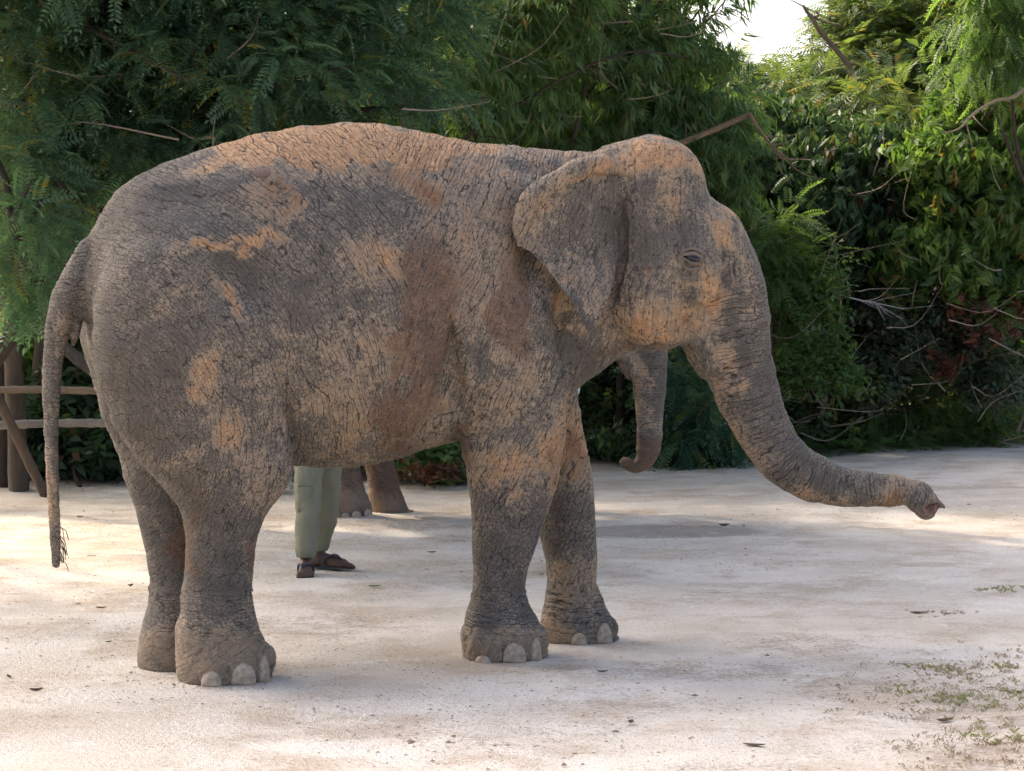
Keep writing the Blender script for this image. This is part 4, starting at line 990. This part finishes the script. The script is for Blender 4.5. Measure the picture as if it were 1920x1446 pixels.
# arching bamboo stem, broken pole, bare branches
def stem(name, pix, d, r0, r1, mat, label, cat, twigs=0, seed=0, group=None):
    rng = np.random.default_rng(seed); P = np.array([np.array(at(x, y, d + k * .02)) for k, (x, y) in enumerate(pix)]); Q = smooth_path(P, 26)
    root = empty(name, tuple(Q[0])); tag(root, label, cat, group); off = Q[0]
    quads_to_mesh('stem', [(tube(Q - off, np.linspace(r0, r1, 26), 8))], mat, root)
    for _ in range(twigs):
        i = rng.integers(10, 25); e = Q[i] + np.array([rng.uniform(-.1, .45), rng.normal() * .1, rng.uniform(-.35, .1)])
        quads_to_mesh('twig', [tube(smooth_path([Q[i] - off, (Q[i] + e) / 2 + rng.normal(size=3) * .03 - off, e - off], 6), np.linspace(r1, r1 * .35, 6), 5)], mat, root)
    return root
stem('arching_bamboo', [(850, 330), (870, 262), (960, 205), (1050, 150), (1130, 112), (1200, 96), (1290, 108)], 20.2, .022, .008, B_DARK, 'thin dark bamboo stem arching over the elephant\'s neck', 'bamboo stem', 4, 1)
stem('broken_pole', [(1200, 300), (1270, 271), (1340, 243), (1405, 215)], 21.0, .035, .028, B_TAN, 'snapped grey-brown pole slanting up from the elephant\'s head', 'pole')
stem('hanging_branch', [(1405, 213), (1425, 245), (1445, 270), (1470, 300)], 21.0, .022, .008, B_TAN, 'dead twiggy branch hanging from the snapped pole', 'branch', 9, 4)
stem('bare_branch', [(1940, 150), (1900, 182), (1870, 188), (1830, 210), (1800, 240), (1772, 250)], 21.4, .022, .008, B_PALE, 'pale bare branch curving in from the right edge', 'branch', 2, 6)
stem('dead_branch', [(1550, 545), (1600, 560), (1650, 570), (1695, 580)], 22.0, .012, .005, bark_mat('grey_twig', (.2, .19, .18), (.36, .34, .32)), 'dead grey branch lying across the thicket', 'branch', 8, 8)
stem('leaning_stick', [(1905, 812), (1922, 770), (1945, 720)], 23.4, .03, .02, B_TAN, 'thick leaning stick at the right edge above the creepers', 'stick')
stem('acacia_limb', [(1640, 210), (1605, 150), (1585, 115), (1540, 60), (1505, 10)], 26.0, .055, .02, B_TAN, 'slanting brown limb below the sky gap', 'branch', 5, 9)

# bare twigs and vines tangled through the thicket
rng = np.random.default_rng(29); tw = []
for k in range(110):
    if k < 80: px, py, d = rng.uniform(1380, 1930), rng.uniform(300, 830), rng.uniform(21.6, 23.2)
    elif k < 98: px, py, d = rng.uniform(760, 1250), rng.uniform(20, 240), rng.uniform(19.2, 20.6)
    else: px, py, d = rng.uniform(0, 800), rng.uniform(0, 300), rng.uniform(14.8, 15.8)
    p = np.array(at(px, py, d)); ln = rng.uniform(.25, .9); a = rng.choice([rng.uniform(1.1, 2.0), rng.uniform(-.4, .7), rng.uniform(2.5, 3.5)])
    q = p + ln * np.array([math.cos(a), rng.normal() * .25, math.sin(a)]); q[2] = max(q[2], .05); m_ = (p + q) / 2 + rng.normal(size=3) * .12 * ln + np.array([0, 0, -.1 * ln])
    tw.append(tube(smooth_path([p, m_, q], 8), np.linspace(rng.uniform(.004, .010), .002, 8), 5, cap=False))
o = quads_to_mesh('thicket_twigs', tw, bark_mat('bare_twig', (.16, .12, .085), (.36, .30, .235), 25)); tag(o, 'bare twigs and vines tangled through the bushes', 'twigs', kind='stuff')
# ------------------------------------------------------------------ fence at the left
def bamboo_pole(name, a, b, r, nodes, mat, parent=None):
    a, b = np.array(a), np.array(b); n = nodes * 4 + 1; t = np.linspace(0, 1, n)
    R = np.where(np.arange(n) % 4 == 0, r * 1.13, r); P = a + (b - a) * t[:, None]; P[:, 2] += .012 * np.sin(t * 5)
    return quads_to_mesh(name, [tube(P, R, 12)], mat, parent)
M_BAM = bark_mat('weathered_bamboo', (.13, .10, .07), (.29, .23, .17), 9); M_BAM2 = bark_mat('grey_bamboo', (.16, .145, .125), (.34, .31, .27), 9)
fd = 18.3
for (p, q, r, m, lab) in [((-60, 733), (330, 734), .031, M_BAM, 'upper bamboo rail of the fence behind the tail'), ((-40, 800), (340, 790), .036, M_BAM2, 'lower greyish bamboo rail of the fence behind the tail')]:
    o = bamboo_pole('bamboo_rail', at(*p, fd), at(*q, fd), r, 9, m); tag(o, lab, 'rail', 'bamboo fence rails')
root = empty('fence_tree', (float(at(20, 905, 18.6).x), 18.6, 0)); tag(root, 'rough tree trunk at the left edge carrying the bamboo rails', 'tree trunk')
P = np.array([at(36, 915, 18.6), at(30, 780, 18.6), at(22, 640, 18.6), at(10, 520, 18.7), at(0, 380, 18.8), at(10, 150, 19), at(40, -60, 19)]); P[0, 2] = 0
quads_to_mesh('trunk', [tube(smooth_path(P, 24) - np.array(root.location), np.linspace(.088, .065, 24) * (1 + .08 * np.sin(np.arange(24) * 1.7)), 12)], B_DARK if False else bark_mat('fence_bark', (.045, .036, .028), (.15, .12, .09)), root)
for (p, q, d, r, m, lab) in [((-30, 700), (88, 932), 18.0, .042, bark_mat('brown_pole', (.07, .05, .035), (.19, .14, .10)), 'slanting brown pole propped against the fence at the left edge'),
                             ((20, 575), (190, 705), 18.9, .055, bark_mat('grey_pole', (.06, .055, .05), (.17, .155, .14)), 'grey pole slanting down behind the root of the tail'),
                             ((-5, 600), (8, 912), 18.8, .06, bark_mat('stump_bark', (.03, .025, .02), (.10, .08, .06)), 'dark post at the extreme left edge')]:
    a, b = at(*p, d), at(*q, d)
    if b.z < .25: b.z = .01
    o = bamboo_pole('fence_pole', a, b, r, 4, m); tag(o, lab, 'pole', 'loose poles of the fence')

# ------------------------------------------------------------------ the elephant behind
EF2 = sculpt(0.017, second=True); V2, Q2 = EF2.mesh()
el2 = empty('elephant', (-.2, 16.5, 0)); tag(el2, 'second elephant behind the first, its trunk hanging down with curled tip', 'elephant')
def to_world2(L):
    w = warp(L); px, py = to_px(L); z = w[:, 2] - .20 * sstep(px, 950, 1200) * sstep(w[:, 2], .1, .9) - .0
    return np.stack([L[:, 0] + X2OFF, 16.55 + L[:, 1], z], 1)
xf, zf = near(510, 1240, -.22); X2OFF = (700 - 960) / 4000 * 16.35 - xf
_sa = skin_attrs
def skin_attrs(L, F):                                  # the second animal's legs are browner
    r = _sa(L, F); py = to_px(L)[1]; r['mud'][:, 1] += .75 * sstep(py, 780, 950); return r
b2, W2 = elephant_body(V2, Q2, e1V, e1F, EF2, to_world2, el2, False)
for a in [(668, 966, 17, 12, 0), (690, 964, 14, 15, 25), (648, 967, 14, 9, -8)]:
    add_nail(el2, W2, *a)

# ------------------------------------------------------------------ people
def cloth_mat(name, c0, c1):
    t = NT(name); o = t.node('ShaderNodeTexCoord').outputs['Object']
    n = t.noise(t.vmul(o, (1, 1, .5)), 22, 4); f = t.noise(o, 500, 2)
    return t.finish(t.mix(n, c0, c1), .9, t.bump(t.math('ADD', n, t.math('MULTIPLY', f, .1)), .6, .02), .15)
M_PANTS = cloth_mat('khaki_cotton', (.165, .168, .112), (.255, .255, .178)); M_MINT = cloth_mat('mint_cotton', (.50, .60, .56), (.60, .68, .64))
M_SKINP = NT('brown_skin'); _o = M_SKINP.node('ShaderNodeTexCoord').outputs['Object']; M_SKINP = M_SKINP.finish(M_SKINP.mix(M_SKINP.noise(_o, 30, 3), (.065, .033, .023), (.12, .066, .045)), .5, None, .35)
M_RUB = NT('grey_rubber').finish((.05, .053, .062), .6); M_HAIR2 = NT('black_hair').finish((.01, .009, .008), .5)
M_NAILP = NT('nail_pink').finish((.42, .30, .25), .4)
def field_part(name, chains, lo, hi, h, mat, root, k=.02):
    F = Field(lo, hi, h)
    for c in chains:
        P = np.array([e[:3] for e in c], float); R = np.array([e[3] for e in c], float)
        if len(P) > 2: P, R = dense(P, R, len(P) * 5)
        F.chain(P, R, k if len(P) > 3 else k)
    V, Q = F.mesh(); return mesh_np(name, V - np.array(root.location), Q, mat, root)
def lerp(a, b, t): return tuple(x + (y - x) * t for x, y in zip(a, b))
def foot_chains(heel, ang, s=1.0):
    """sole outline: heel point, direction; returns body chains and toes"""
    c, sn = math.cos(ang), math.sin(ang); T = lambda f, l, z: (heel[0] + (f * c - l * sn) * s, heel[1] + (f * sn + l * c) * s, z)
    ch = [[(*T(.0, 0, .045), .034), (*T(.07, 0, .06), .034), (*T(.14, .0, .045), .032), (*T(.185, .0, .034), .03)], [(*T(.12, .02, .03), .02), (*T(.185, .03, .03), .02)], [(*T(.12, -.02, .032), .02), (*T(.185, -.03, .03), .02)]]
    toes = [(-.038, .25, .0145), (-.013, .256, .0112), (.008, .25, .0108), (.027, .24, .010), (.044, .226, .0095)]
    return ch, [[(*T(.18, l * .9, .028), r * 1.1), (*T((.18 + f) / 2, l, .032), r), (*T(f, l * 1.05, .022), r * .95)] for l, f, r in toes], T
def flip_flop(root, T, n):
    out = [(-.035, 0), (-.03, .03), (.05, .036), (.13, .04), (.20, .05), (.245, .042), (.262, .0), (.255, -.04), (.2, -.05), (.13, -.042), (.05, -.036), (-.03, -.03)]
    P = smooth_path(out + out[:1], 40)[:-1]; V = [T(f, l, z) for z in (.003, .016) for f, l in P]; m = len(P)
    F = [(j, (j + 1) % m, m + (j + 1) % m, m + j) for j in range(m)]
    me = bpy.data.meshes.new('flip_flop'); me.from_pydata([tuple(np.array(v) - np.array(root.location)) for v in V], [], F + [tuple(range(m, 2 * m)), tuple(range(m - 1, -1, -1))]); me.update(); me.materials.append(M_RUB)
    o = bpy.data.objects.new('flip_flop', me); col.objects.link(o); o.parent = root
    off = np.array(root.location); S = []
    for l in (-.045, .045):
        S.append(tube(smooth_path([np.array(T(.06, l, .012)) - off, np.array(T(.09, l * .95, .07)) - off, np.array(T(.135, l * .5, .084)) - off, np.array(T(.178, -.022, .064)) - off, np.array(T(.205, -.025, .02)) - off], 12), .0065, 6))
    quads_to_mesh('strap', S, M_RUB, o)
def person(root, legs, hips, chest, neck, head, arms, h=.011, shirt=M_MINT, pants=M_PANTS):
    """legs: [(hip, knee, ankle, foot angle)], arms: [(shoulder, elbow, wrist)]"""
    ch, allp = [], []
    toesets = []
    for hip, kn, an, ang in legs:
        ch.append([(*hip, .085), (*lerp(hip, kn, .5), .07), (*kn, .048), (*lerp(kn, an, .35), .046), (*an, .036), (an[0], an[1], .05, .034)])
        f, toes, T = foot_chains((an[0] - .03 * math.cos(ang), an[1] - .03 * math.sin(ang)), ang); ch += f; toesets.append((toes, T))
    ch.append([(*hips, .125), (*lerp(hips, chest, .45), .115), (*chest, .14), (*lerp(chest, neck, .7), .07), (*neck, .052), (*head, .06)])
    hd = np.array(head); ch.append([(hd[0], hd[1], hd[2] + .05, .078), (hd[0], hd[1], hd[2] + .09, .08)]); ch.append([(hd[0], hd[1] - .05, hd[2] - .005, .042), (hd[0], hd[1] - .03, hd[2] + .03, .06)])
    ch.append([(hd[0], hd[1] - .10, hd[2] + .02, .011), (hd[0], hd[1] - .08, hd[2] + .055, .009)])
    for sx in (-1, 1): ch.append([(hd[0] + sx * .078, hd[1], hd[2] + .02, .012), (hd[0] + sx * .082, hd[1] + .005, hd[2] + .05, .014)])
    fing = []
    for sh, el_, wr in arms:
        ch.append([(*sh, .06), (*lerp(sh, el_, .5), .05), (*el_, .04), (*lerp(el_, wr, .4), .04), (*wr, .027)])
        w = np.array(wr); d = np.array([.0, -.15, -1.0]); d /= np.linalg.norm(d); ch.append([(*w, .026), (*(w + d * .05), .034), (*(w + d * .085), .033)])
        for q, ln in zip((-.027, -.009, .009, .026), (.065, .075, .07, .055)):
            b = w + d * .085 + np.array([0, q, 0]); fing.append([(*b, .0095), (*(b + d * ln * .5 + np.array([.004, -.004, 0])), .0088), (*(b + d * ln + np.array([.012, -.012, 0])), .0078)])
        b = w + d * .03 + np.array([0, -.03, 0]); fing.append([(*b, .011), (*(b + np.array([0, -.022, -.03])), .01), (*(b + np.array([.004, -.03, -.055])), .0085)])
    pts_ = np.array([e[:3] for c in ch + fing for e in c]); lo, hi = pts_.min(0) - .2, pts_.max(0) + .2; lo[2] = -.02
    F = Field(lo, hi, h)
    for c in ch:
        P = np.array([e[:3] for e in c], float); R = np.array([e[3] for e in c], float)
        if len(P) > 2: P, R = dense(P, R, len(P) * 4)
        F.chain(P, R, .025)
    for c in fing + [t for ts, _ in toesets for t in ts]:
        F.chain(np.array([e[:3] for e in c]), np.array([e[3] for e in c]), .004)
    V, Q = F.mesh(); off = np.array(root.location)
    body = mesh_np('body', V - off, Q, M_SKINP, root)
    for i, (_, T) in enumerate(toesets): flip_flop(root, T, i)
    # trousers with creases at the knee
    F = Field(lo, hi, h)
    for hip, kn, an, ang in legs:
        ank = (an[0], an[1] + .005, an[2] + .035)
        P, R = dense(np.array([hip, lerp(hip, kn, .35), lerp(hip, kn, .75), kn, lerp(kn, ank, .3), lerp(kn, ank, .7), ank], float), np.array([.100, .092, .080, .073, .072, .066, .063]), 40)
        t = np.linspace(0, 1, 40); R = R + .004 * np.sin(t * 46) * np.exp(-((t - .55) / .16) ** 2) + .003 * np.sin(t * 60 + 1) * np.exp(-((t - .92) / .08) ** 2)
        F.chain(P, R, .012)
    F.chain(np.array([(hips[0] - .05, hips[1], hips[2]), (hips[0] + .05, hips[1], hips[2]), (hips[0], hips[1], hips[2] + .08)]), np.array([.14, .14, .135]), .05)
    V, Q = F.mesh(); V = V + (fbm(V * np.array([1, 1, 1.8]), 8, 4, 3)[:, None] - .5) * .024 * sstep(V[:, 2:3], .08, .35)
    for hip, kn, an, ang in legs:                         # cut open at the hem
        hem = an[2] + .01; V[:, 2] = np.where((np.hypot(V[:, 0] - an[0], V[:, 1] - an[1]) < .12) & (V[:, 2] < hem), hem, V[:, 2])
    tr = mesh_np('trousers', V - off, Q, pants, root)
    F = Field(lo, hi, h)
    P, R = dense(np.array([lerp(hips, chest, .05), lerp(hips, chest, .5), chest, lerp(chest, neck, .6)], float), np.array([.15, .14, .16, .09]), 20); F.chain(P, R, .02)
    for sh, el_, wr in arms:
        P, R = np.array([lerp(chest, sh, .5), sh, lerp(sh, el_, .55), lerp(sh, el_, .9)], float), np.array([.10, .082, .076, .074]); F.chain(*dense(P, R, 16), .03)
    V, Q = F.mesh(); V = V + (fbm(V, 8, 14, 3)[:, None] - .5) * .014; mesh_np('shirt', V - off, Q, shirt, root)
    F = Field(lo, hi, h); F.chain(np.array([(hd[0], hd[1] + .02, hd[2] + .07), (hd[0], hd[1] + .015, hd[2] + .105)]), np.array([.088, .086]), .02)
    V, Q = F.mesh(); mesh_np('hair', V - off, Q, M_HAIR2, root)
    fm = NT('eye_and_lip').finish((.05, .02, .018), .4)
    for sx in (-1, 1): quads_to_mesh('eye', [(lambda v, f: (v - off, f))(*tube([(hd[0] + sx * .032, hd[1] - .088, hd[2] + .045), (hd[0] + sx * .032, hd[1] - .094, hd[2] + .045)], [.012, .009], 10))], fm, root)
    quads_to_mesh('mouth', [(lambda v, f: (v - off, f))(*tube([(hd[0] - .025, hd[1] - .086, hd[2] - .012), (hd[0], hd[1] - .094, hd[2] - .014), (hd[0] + .025, hd[1] - .086, hd[2] - .012)], .005, 6))], fm, root)
    return tr
r1 = empty('person', (-1.18, 12.6, 0)); tag(r1, 'person in khaki cargo trousers and flip-flops standing behind the elephant\'s belly', 'person')
def A3(px, py, d): return tuple(at(px, py, d))
aA = ground_at(573, 1081); aB = ground_at(596, 1067)
legA = (A3(580, 800, 12.72), A3(577, 962, 12.55), (aA.x, aA.y + .02, .10), math.radians(-86)); legB = (A3(616, 800, 12.8), A3(611, 966, 12.82), (aB.x, aB.y + .02, .10), math.radians(-12))
hips1 = A3(598, 785, 12.75); ch1 = A3(600, 660, 12.75)
person(r1, [legA, legB], hips1, ch1, A3(600, 600, 12.75), A3(600, 572, 12.72), [(A3(545, 640, 12.75), A3(535, 725, 12.75), A3(540, 800, 12.68)), (A3(655, 640, 12.75), A3(668, 725, 12.75), A3(664, 800, 12.68))])
# cargo pocket on the near trouser leg: flap and bag
t1 = np.array(r1.location)
def patch(name, cx, cz, w, hh, th, parent):
    """slightly bowed pocket panel round the front of the leg"""
    bm = bmesh.new(); n = 8; g = []
    for z in (-1, 0, 1):
        for i in range(n + 1):
            u = i / n * 2 - 1; g.append(bm.verts.new((cx[0] + u * w / 2, cx[1] - math.sqrt(max(.086 ** 2 - (u * w / 2) ** 2, 0)) - th * (1 - .3 * u * u), cz + z * hh / 2)))
    for r in range(2):
        for i in range(n): bm.faces.new((g[r * (n + 1) + i], g[r * (n + 1) + i + 1], g[(r + 1) * (n + 1) + i + 1], g[(r + 1) * (n + 1) + i]))
    ex = bmesh.ops.extrude_face_region(bm, geom=bm.faces[:])
    for e in ex['geom']:
        if isinstance(e, bmesh.types.BMVert): e.co.y += .012
    bmesh.ops.recalc_face_normals(bm, faces=bm.faces[:])
    for v in bm.verts: v.co -= Vector(t1)
    me = bpy.data.meshes.new(name); bm.to_mesh(me); bm.free(); me.materials.append(M_PANTS); o = bpy.data.objects.new(name, me); col.objects.link(o); o.parent = parent
    for p in me.polygons: p.use_smooth = True
pk = at(573, 935, 12.58); pk2 = at(573, 908, 12.6)
patch('pocket', (pk.x, pk.y, 0), pk.z, .088, .15, .003, r1); patch('pocket_flap', (pk2.x, pk2.y, 0), pk2.z, .094, .042, .007, r1)
r2 = empty('person', (float(at(1025, 1060, 12.7).x), 12.7, 0)); tag(r2, 'person in pale mint shirt almost hidden behind the elephant\'s forelegs', 'person')
g1, g2 = at(1040, 1060, 12.7), at(1058, 1055, 12.9)
person(r2, [(A3(1020, 800, 12.7), A3(1036, 950, 12.66), (g1.x, g1.y, .10), math.radians(-80)), (A3(1046, 800, 12.75), A3(1052, 950, 12.8), (g2.x, g2.y, .10), math.radians(-60))],
       A3(1030, 785, 12.72), A3(1022, 660, 12.72), A3(1022, 600, 12.72), A3(1022, 572, 12.7), [(A3(975, 640, 12.72), A3(965, 725, 12.7), A3(970, 790, 12.64)), (A3(1057, 645, 12.72), A3(1065, 738, 12.7), A3(1063, 800, 12.62))])

# ------------------------------------------------------------------ small things on the ground
M_LEAFDRY = bark_mat('dry_leaf', (.07, .05, .035), (.18, .12, .075), 40); M_LEAFGREEN = bark_mat('fallen_green_leaf', (.06, .10, .03), (.13, .19, .07), 40)
def fallen_leaf(px, py, L, ang, curl, mat, label):
    g = ground_at(px, py); bm = bmesh.new(); n = 7; rows = []
    for i in range(n + 1):
        u = i / n; w = .42 * L * math.sin(math.pi * min(1, u * .93 + .05)) ** .8; z = .006 + curl * .5 * L * (u - .5) ** 2
        rows.append([bm.verts.new(((u - .5) * L, -w / 2, z + curl * w * .16)), bm.verts.new(((u - .5) * L, 0, z)), bm.verts.new(((u - .5) * L, w / 2, z + curl * w * .26))])
    for i in range(n):
        for j in range(2): bm.faces.new((rows[i][j], rows[i + 1][j], rows[i + 1][j + 1], rows[i][j + 1]))
    ex = bmesh.ops.extrude_face_region(bm, geom=bm.faces[:])
    for e in ex['geom']:
        if isinstance(e, bmesh.types.BMVert): e.co.z += .0015
    bmesh.ops.recalc_face_normals(bm, faces=bm.faces[:])
    me = bpy.data.meshes.new('fallen_leaf'); bm.to_mesh(me); bm.free(); me.materials.append(mat)
    o = bpy.data.objects.new('fallen_leaf', me); col.objects.link(o); o.location = (g.x, g.y, .012); o.rotation_euler = (0, 0, ang); tag(o, label, 'leaf', 'fallen leaves on the sand')
for a in [(68, 1296, .055, .4, 1.6, M_LEAFDRY, 'dark crumpled leaf at the lower left below the tail'), (17, 1268, .05, 2.0, 1.2, M_LEAFDRY, 'brown curled leaf at the left edge of the sand'), (245, 1094, .045, 1.0, 1.8, M_LEAFDRY, 'upright curled brown leaf left of the far hind foot'),
          (190, 1140, .06, .1, .8, M_LEAFDRY, 'long dark leaf midway between tail tip and far hind foot'), (204, 1209, .036, .7, .9, M_LEAFGREEN, 'small green leaf beside the far hind foot'), (172, 1045, .06, .2, .5, M_LEAFGREEN, 'flat green leaf right of the tail tip'),
          (150, 970, .055, .3, 1.3, M_LEAFDRY, 'dark leaf far back near the foot of the slanting pole'), (702, 1105, .07, .2, .6, M_LEAFGREEN, 'green leaf on the sand right of the person\'s feet'), (1130, 1267, .05, .3, .9, M_LEAFDRY, 'brown leaf on the sand below the forefeet'),
          (1183, 1362, .05, 1.3, 1.2, M_LEAFDRY, 'small brown leaf at the bottom middle'), (1772, 1355, .075, .5, 1.0, M_LEAFDRY, 'dark green-brown leaf in the grass at the lower right'), (1720, 1148, .08, .2, .7, M_LEAFDRY, 'withered leaf scrap right of the middle of the sand'),
          (1414, 1400, .08, 2.9, .6, M_LEAFDRY, 'flat brown leaf at the bottom right of the middle'), (810, 1036, .06, .3, .8, M_LEAFDRY, 'small dark leaf between the legs of the elephant'), (1358, 985, .09, .4, 1.2, M_LEAFDRY, 'dark leaf on the damp patch beyond the forefeet')]:
    fallen_leaf(*a)
# crumbs, bits of bark and gravel nobody could count
rng = np.random.default_rng(17); N = 5200
py = 600 + 6000 / rng.uniform(7, 17.5, N); px = rng.uniform(-40, 1960, N); d = 6000 / (py - 600); X = (px - 960) / 4000 * d
keep = vnoise(np.stack([X, d, d * 0], 1), .8, 77) > .42; X, d = X[keep], d[keep]; s = rng.uniform(.002, .006, len(X)) * (1 + 1.2 * (rng.uniform(size=len(X)) > .97))
oct_ = np.array([(1, 0, 0), (0, 1, 0), (-1, 0, 0), (0, -1, 0), (0, 0, .7), (0, 0, -.3)]); of = np.array([(0, 1, 4), (1, 2, 4), (2, 3, 4), (3, 0, 4)])
V = oct_[None] * s[:, None, None] * rng.uniform(.6, 1.6, (len(X), 6, 1)) * np.array([1.3, 1, .8]) + np.stack([X, d, np.full(len(X), .001)], 1)[:, None, :]
# rest on the undulating sheet
gv = np.empty(len(ground.data.vertices) * 3, np.float32); ground.data.vertices.foreach_get('co', gv); gv = gv.reshape(-1, 3)
gm = (np.abs(gv[:, 0]) < 8.9) & (gv[:, 1] > 3) & (gv[:, 1] < 29.9); G = gv[gm]; gx = np.unique(np.round(G[:, 0], 4)); gy = np.unique(np.round(G[:, 1], 4)); GZ = G[:, 2].reshape(len(gx), len(gy))
def ground_z(x, y): return GZ[np.clip(np.searchsorted(gx, x), 0, len(gx) - 1), np.clip(np.searchsorted(gy, y), 0, len(gy) - 1)]
V[:, :, 2] += ground_z(X, d)[:, None]
mesh_np('gravel', V.reshape(-1, 3), (of[None] + (np.arange(len(X)) * 6)[:, None, None]).reshape(-1, 3), bark_mat('crumbs', (.12, .09, .065), (.38, .30, .22), 60), None, False, None, 'stuff')
tag(bpy.data.objects['gravel'], 'loose crumbs of soil and gravel strewn over the sand', 'gravel')
for o in bpy.data.objects:
    if o.name.startswith('fallen_leaf') and 'label' in o: o.location.z = float(ground_z(o.location.x, o.location.y)) - .003
def grass(name, label, spots, n, mat, seed, hmax=.042):
    rng = np.random.default_rng(seed); Vs = []
    for (px, py, rx, ry, w) in spots:
        m = int(n * w); a = np.repeat(rng.normal(size=(m // 9 + 1, 2)) * .55, 9, 0)[:m] + rng.normal(size=(m, 2)) * .035; qx, qy = px + a[:, 0] * rx, py + a[:, 1] * ry
        dd = 6000 / (qy - 600); x = (qx - 960) / 4000 * dd; z = ground_z(x, dd); h = rng.uniform(.3, 1, m) * hmax; th = rng.uniform(0, 6.28, m); le = rng.uniform(.3, 1.6, m) * h
        b = np.stack([x, dd, z], 1); s = np.stack([np.cos(th + 1.57), np.sin(th + 1.57), 0 * th], 1) * .0011; l = np.stack([np.cos(th) * le, np.sin(th) * le, h], 1)
        Vs.append(np.stack([b - s, b + s, b + l * .55 + s * .7 + np.array([0, 0, .004]), b + l * np.array([1, 1, .8])], 1))
    V = np.concatenate(Vs).reshape(-1, 3); o = mesh_np(name, V, np.arange(len(V)).reshape(-1, 4), mat, None, False, {'tint': np.repeat(rng.uniform(0, 1, len(V) // 4), 4)}, 'stuff'); tag(o, label, 'grass')
grass('green_grass', 'sparse green grass growing in the sand at the lower right', [(1810, 1320, 80, 16, .3), (1750, 1255, 50, 8, .1), (1880, 1108, 34, 4, .14), (1905, 1300, 40, 14, .14), (1870, 1385, 80, 22, .2), (1700, 1300, 50, 10, .06), (1900, 1250, 40, 8, .06)], 1000, leaf_mat('grass_blade', (.20, .21, .10), (.36, .37, .21), None, .3), 5, .024)
grass('dry_grass', 'withered straw-coloured grass bits at the lower right', [(1800, 1290, 150, 45, .3), (1850, 1400, 150, 45, .3), (1740, 1150, 60, 8, .06), (1770, 1255, 60, 12, .1), (1640, 1330, 160, 30, .08), (1890, 1240, 70, 26, .12)], 3600, leaf_mat('straw', (.24, .185, .125), (.44, .36, .27), None, .2), 6, .016)
# heap of pale litter behind the person
rngp = np.random.default_rng(4)
lit = crown('leaf_litter', 'broad', [L3(538, 950, 17.8, .3, .25, .05), L3(525, 925, 18.3, .25, .2, .08), L3(545, 890, 18.6, .12, .15, .16)], 260, leaf_mat('grey_litter', (.22, .21, .2), (.5, .49, .47), None, .1), None, 97, .55, clump=.12, per=12)
tag(lit, 'heap of pale dry litter left of the person\'s legs', 'litter', kind='stuff')
# healed lump of skin on the rump
q = mesh_surface_y(EW, 494, 318)
if q is not None:
    bm = bmesh.new(); bmesh.ops.create_icosphere(bm, subdivisions=4, radius=.04)
    for v in bm.verts:
        nz = fbm(np.array([v.co]), 40, 3, 3)[0] - .5; v.co *= 1 + .35 * nz; v.co.y *= .35; v.co.z *= .72
    me = bpy.data.meshes.new('skin_lump'); bm.to_mesh(me); bm.free(); me.materials.append(bark_mat('scar_skin', (.12, .08, .066), (.25, .175, .14), 40))
    for p in me.polygons: p.use_smooth = True
    o = bpy.data.objects.new('skin_lump', me); col.objects.link(o); o.parent = el; o.location = Vector(q) - el.location + Vector((0, .002, 0)); o.rotation_euler = (math.radians(-50), 0, 0); o['label'] = 'round scabby lump of skin on the rump'
